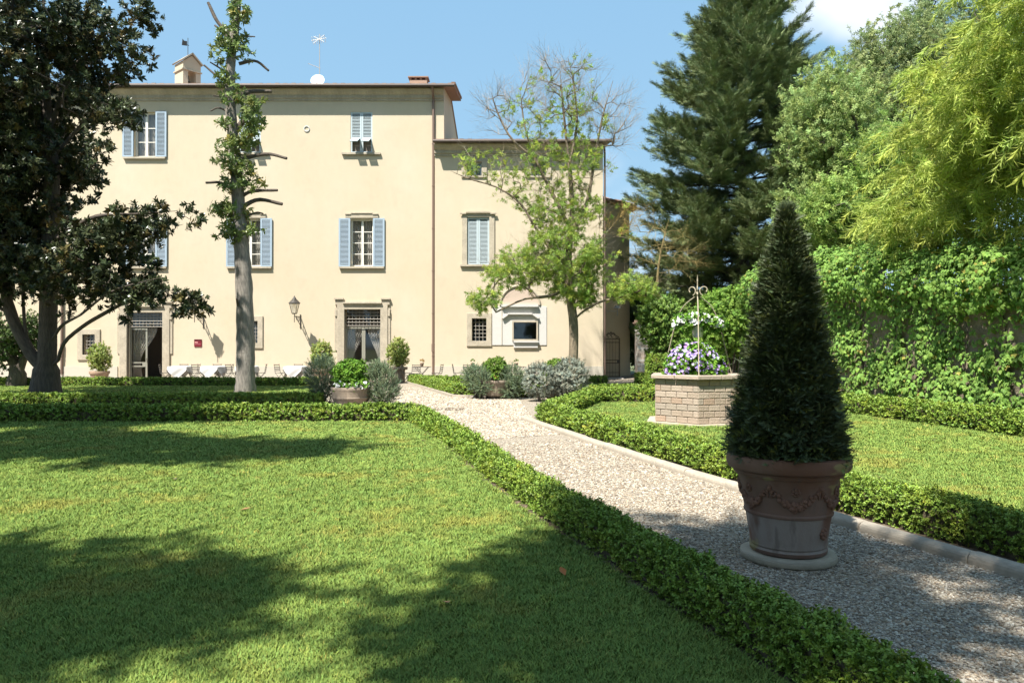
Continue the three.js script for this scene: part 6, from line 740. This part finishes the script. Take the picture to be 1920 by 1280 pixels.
{ // loose stones of the path
  const path = [...LINE_L.slice(1, -1).map(([x, d]) => [x + 0.2, d]), ...KERB.slice(1, -1).reverse()], r = rng(181), g = [0, 1, 2].map((k) => { const s = new THREE.IcosahedronGeometry(0.0085, 0), p = s.attributes.position, q = rng(182 + k), seen = {}; for (let i = 0; i < p.count; i++) { const key = [p.getX(i), p.getY(i), p.getZ(i)].map((v) => v.toFixed(4)).join(); const m = seen[key] ??= 0.75 + 0.5 * q(); p.setXYZ(i, p.getX(i) * m * 1.25, p.getY(i) * m * 0.62, p.getZ(i) * m); } s.computeVertexNormals(); return s; }), ins = g.map((_, k) => new Inst(185 + k)); let n = 0, tr = 0;
  while (n < 80000 && tr++ < 600000) { const d = 1 / lerp(1 / 2.2, 1 / 16.5, r()), x = lerp(-1, 5, r()); if (!inside(path, x, d) || r() < smooth(10, 16.5, d)) continue; const c = GRAVEL[Math.floor(r() * 6.7)], k = 0.8 + 0.4 * r(), s = clamp(d / 7, 0.9, 1.8) * (0.5 + 1.0 * Math.pow(r(), 1.6)); ins[n % 3].add(V3(x, 0.001 + 0.004 * r(), -d), V3((r() - 0.5) * 0.8, 1, (r() - 0.5) * 0.8).normalize(), s, [c[0] * k, c[1] * k, c[2] * k]); n++; }
  const area = [[-2.0, 16.4], [-5.6, 16.8], [-5.6, 20.4], [-4.4, 21.5], [-5.4, 33.5], [-4.8, 33.5], [-2.1, 24.5], [0.2, 23.8], [0.5, 17], [0.9, 14], [-1, 13]]; n = 0; tr = 0; while (n < 45000 && tr++ < 400000) { const d = 1 / lerp(1 / 13, 1 / 30, r()), x = lerp(-6, 1, r()); if (!inside(area, x, d)) continue; const c = GRAVEL[Math.floor(r() * 6.7)], k = 0.8 + 0.4 * r(), s = clamp(d / 7, 1.8, 3.2) * (0.5 + 0.9 * Math.pow(r(), 1.6)); ins[n % 3].add(V3(x, 0.001 + 0.004 * r(), -d), V3((r() - 0.5) * 0.8, 1, (r() - 0.5) * 0.8).normalize(), s, [c[0] * k, c[1] * k, c[2] * k]); n++; }
  const st = new THREE.Group(); st.name = 'gravel_stones'; st.userData = { kind: 'stuff', label: 'loose beige gravel stones of the garden path', category: 'gravel' }; scene.add(st); ins.forEach((s, k) => s.mesh('stones', g[k], std({ color: lin(1, 1, 1), roughness: 0.9 }), st, 'stuff'));
}
{ // a few dry leaves on the lawn
  const r = rng(191), cols = [[0.45, 0.16, 0.05], [0.30, 0.17, 0.08], [0.55, 0.42, 0.25], [0.62, 0.55, 0.4]].map((c) => leafMat(...c, 0.2, 0.1, 0.5)), g = merge((() => { const s = new Soup(); s.add(leaf(0.12, 0.05, 0.5, -0.12), eul(-1.45, 0, 0)); return s.geo(); })());
  for (const [px, py, k, where] of [[1060, 1091, 0, 'in the shade near the path hedge'], [834, 1140, 1, 'in the dappled shade on the big lawn'], [331, 905, 3, 'alone in the sun on the big lawn'], [450, 965, 1, 'at the sunny edge of the lawn shade'], [800, 832, 2, 'beside the far end of the path hedge'], [1750, 830, 3, 'on the lawn below the ivy wall'], [1660, 905, 2, 'on the well lawn close to the kerb hedge']]) { const d = F * EYE / (py - HOR), x = (px - 960) / F * d; const o = place('fallen_leaf', g, cols[k], scene, x, 0.05, -d, r() * 6); o.name = numbered('fallen_leaf'); o.rotation.z = (r() - 0.5) * 0.5; tag(o, ['rust orange', 'brown', 'pale tan', 'bleached cream'][k] + ' dry leaf ' + where, 'leaf', 'dry leaves on the lawns'); }
}
renderer.render(scene, camera);
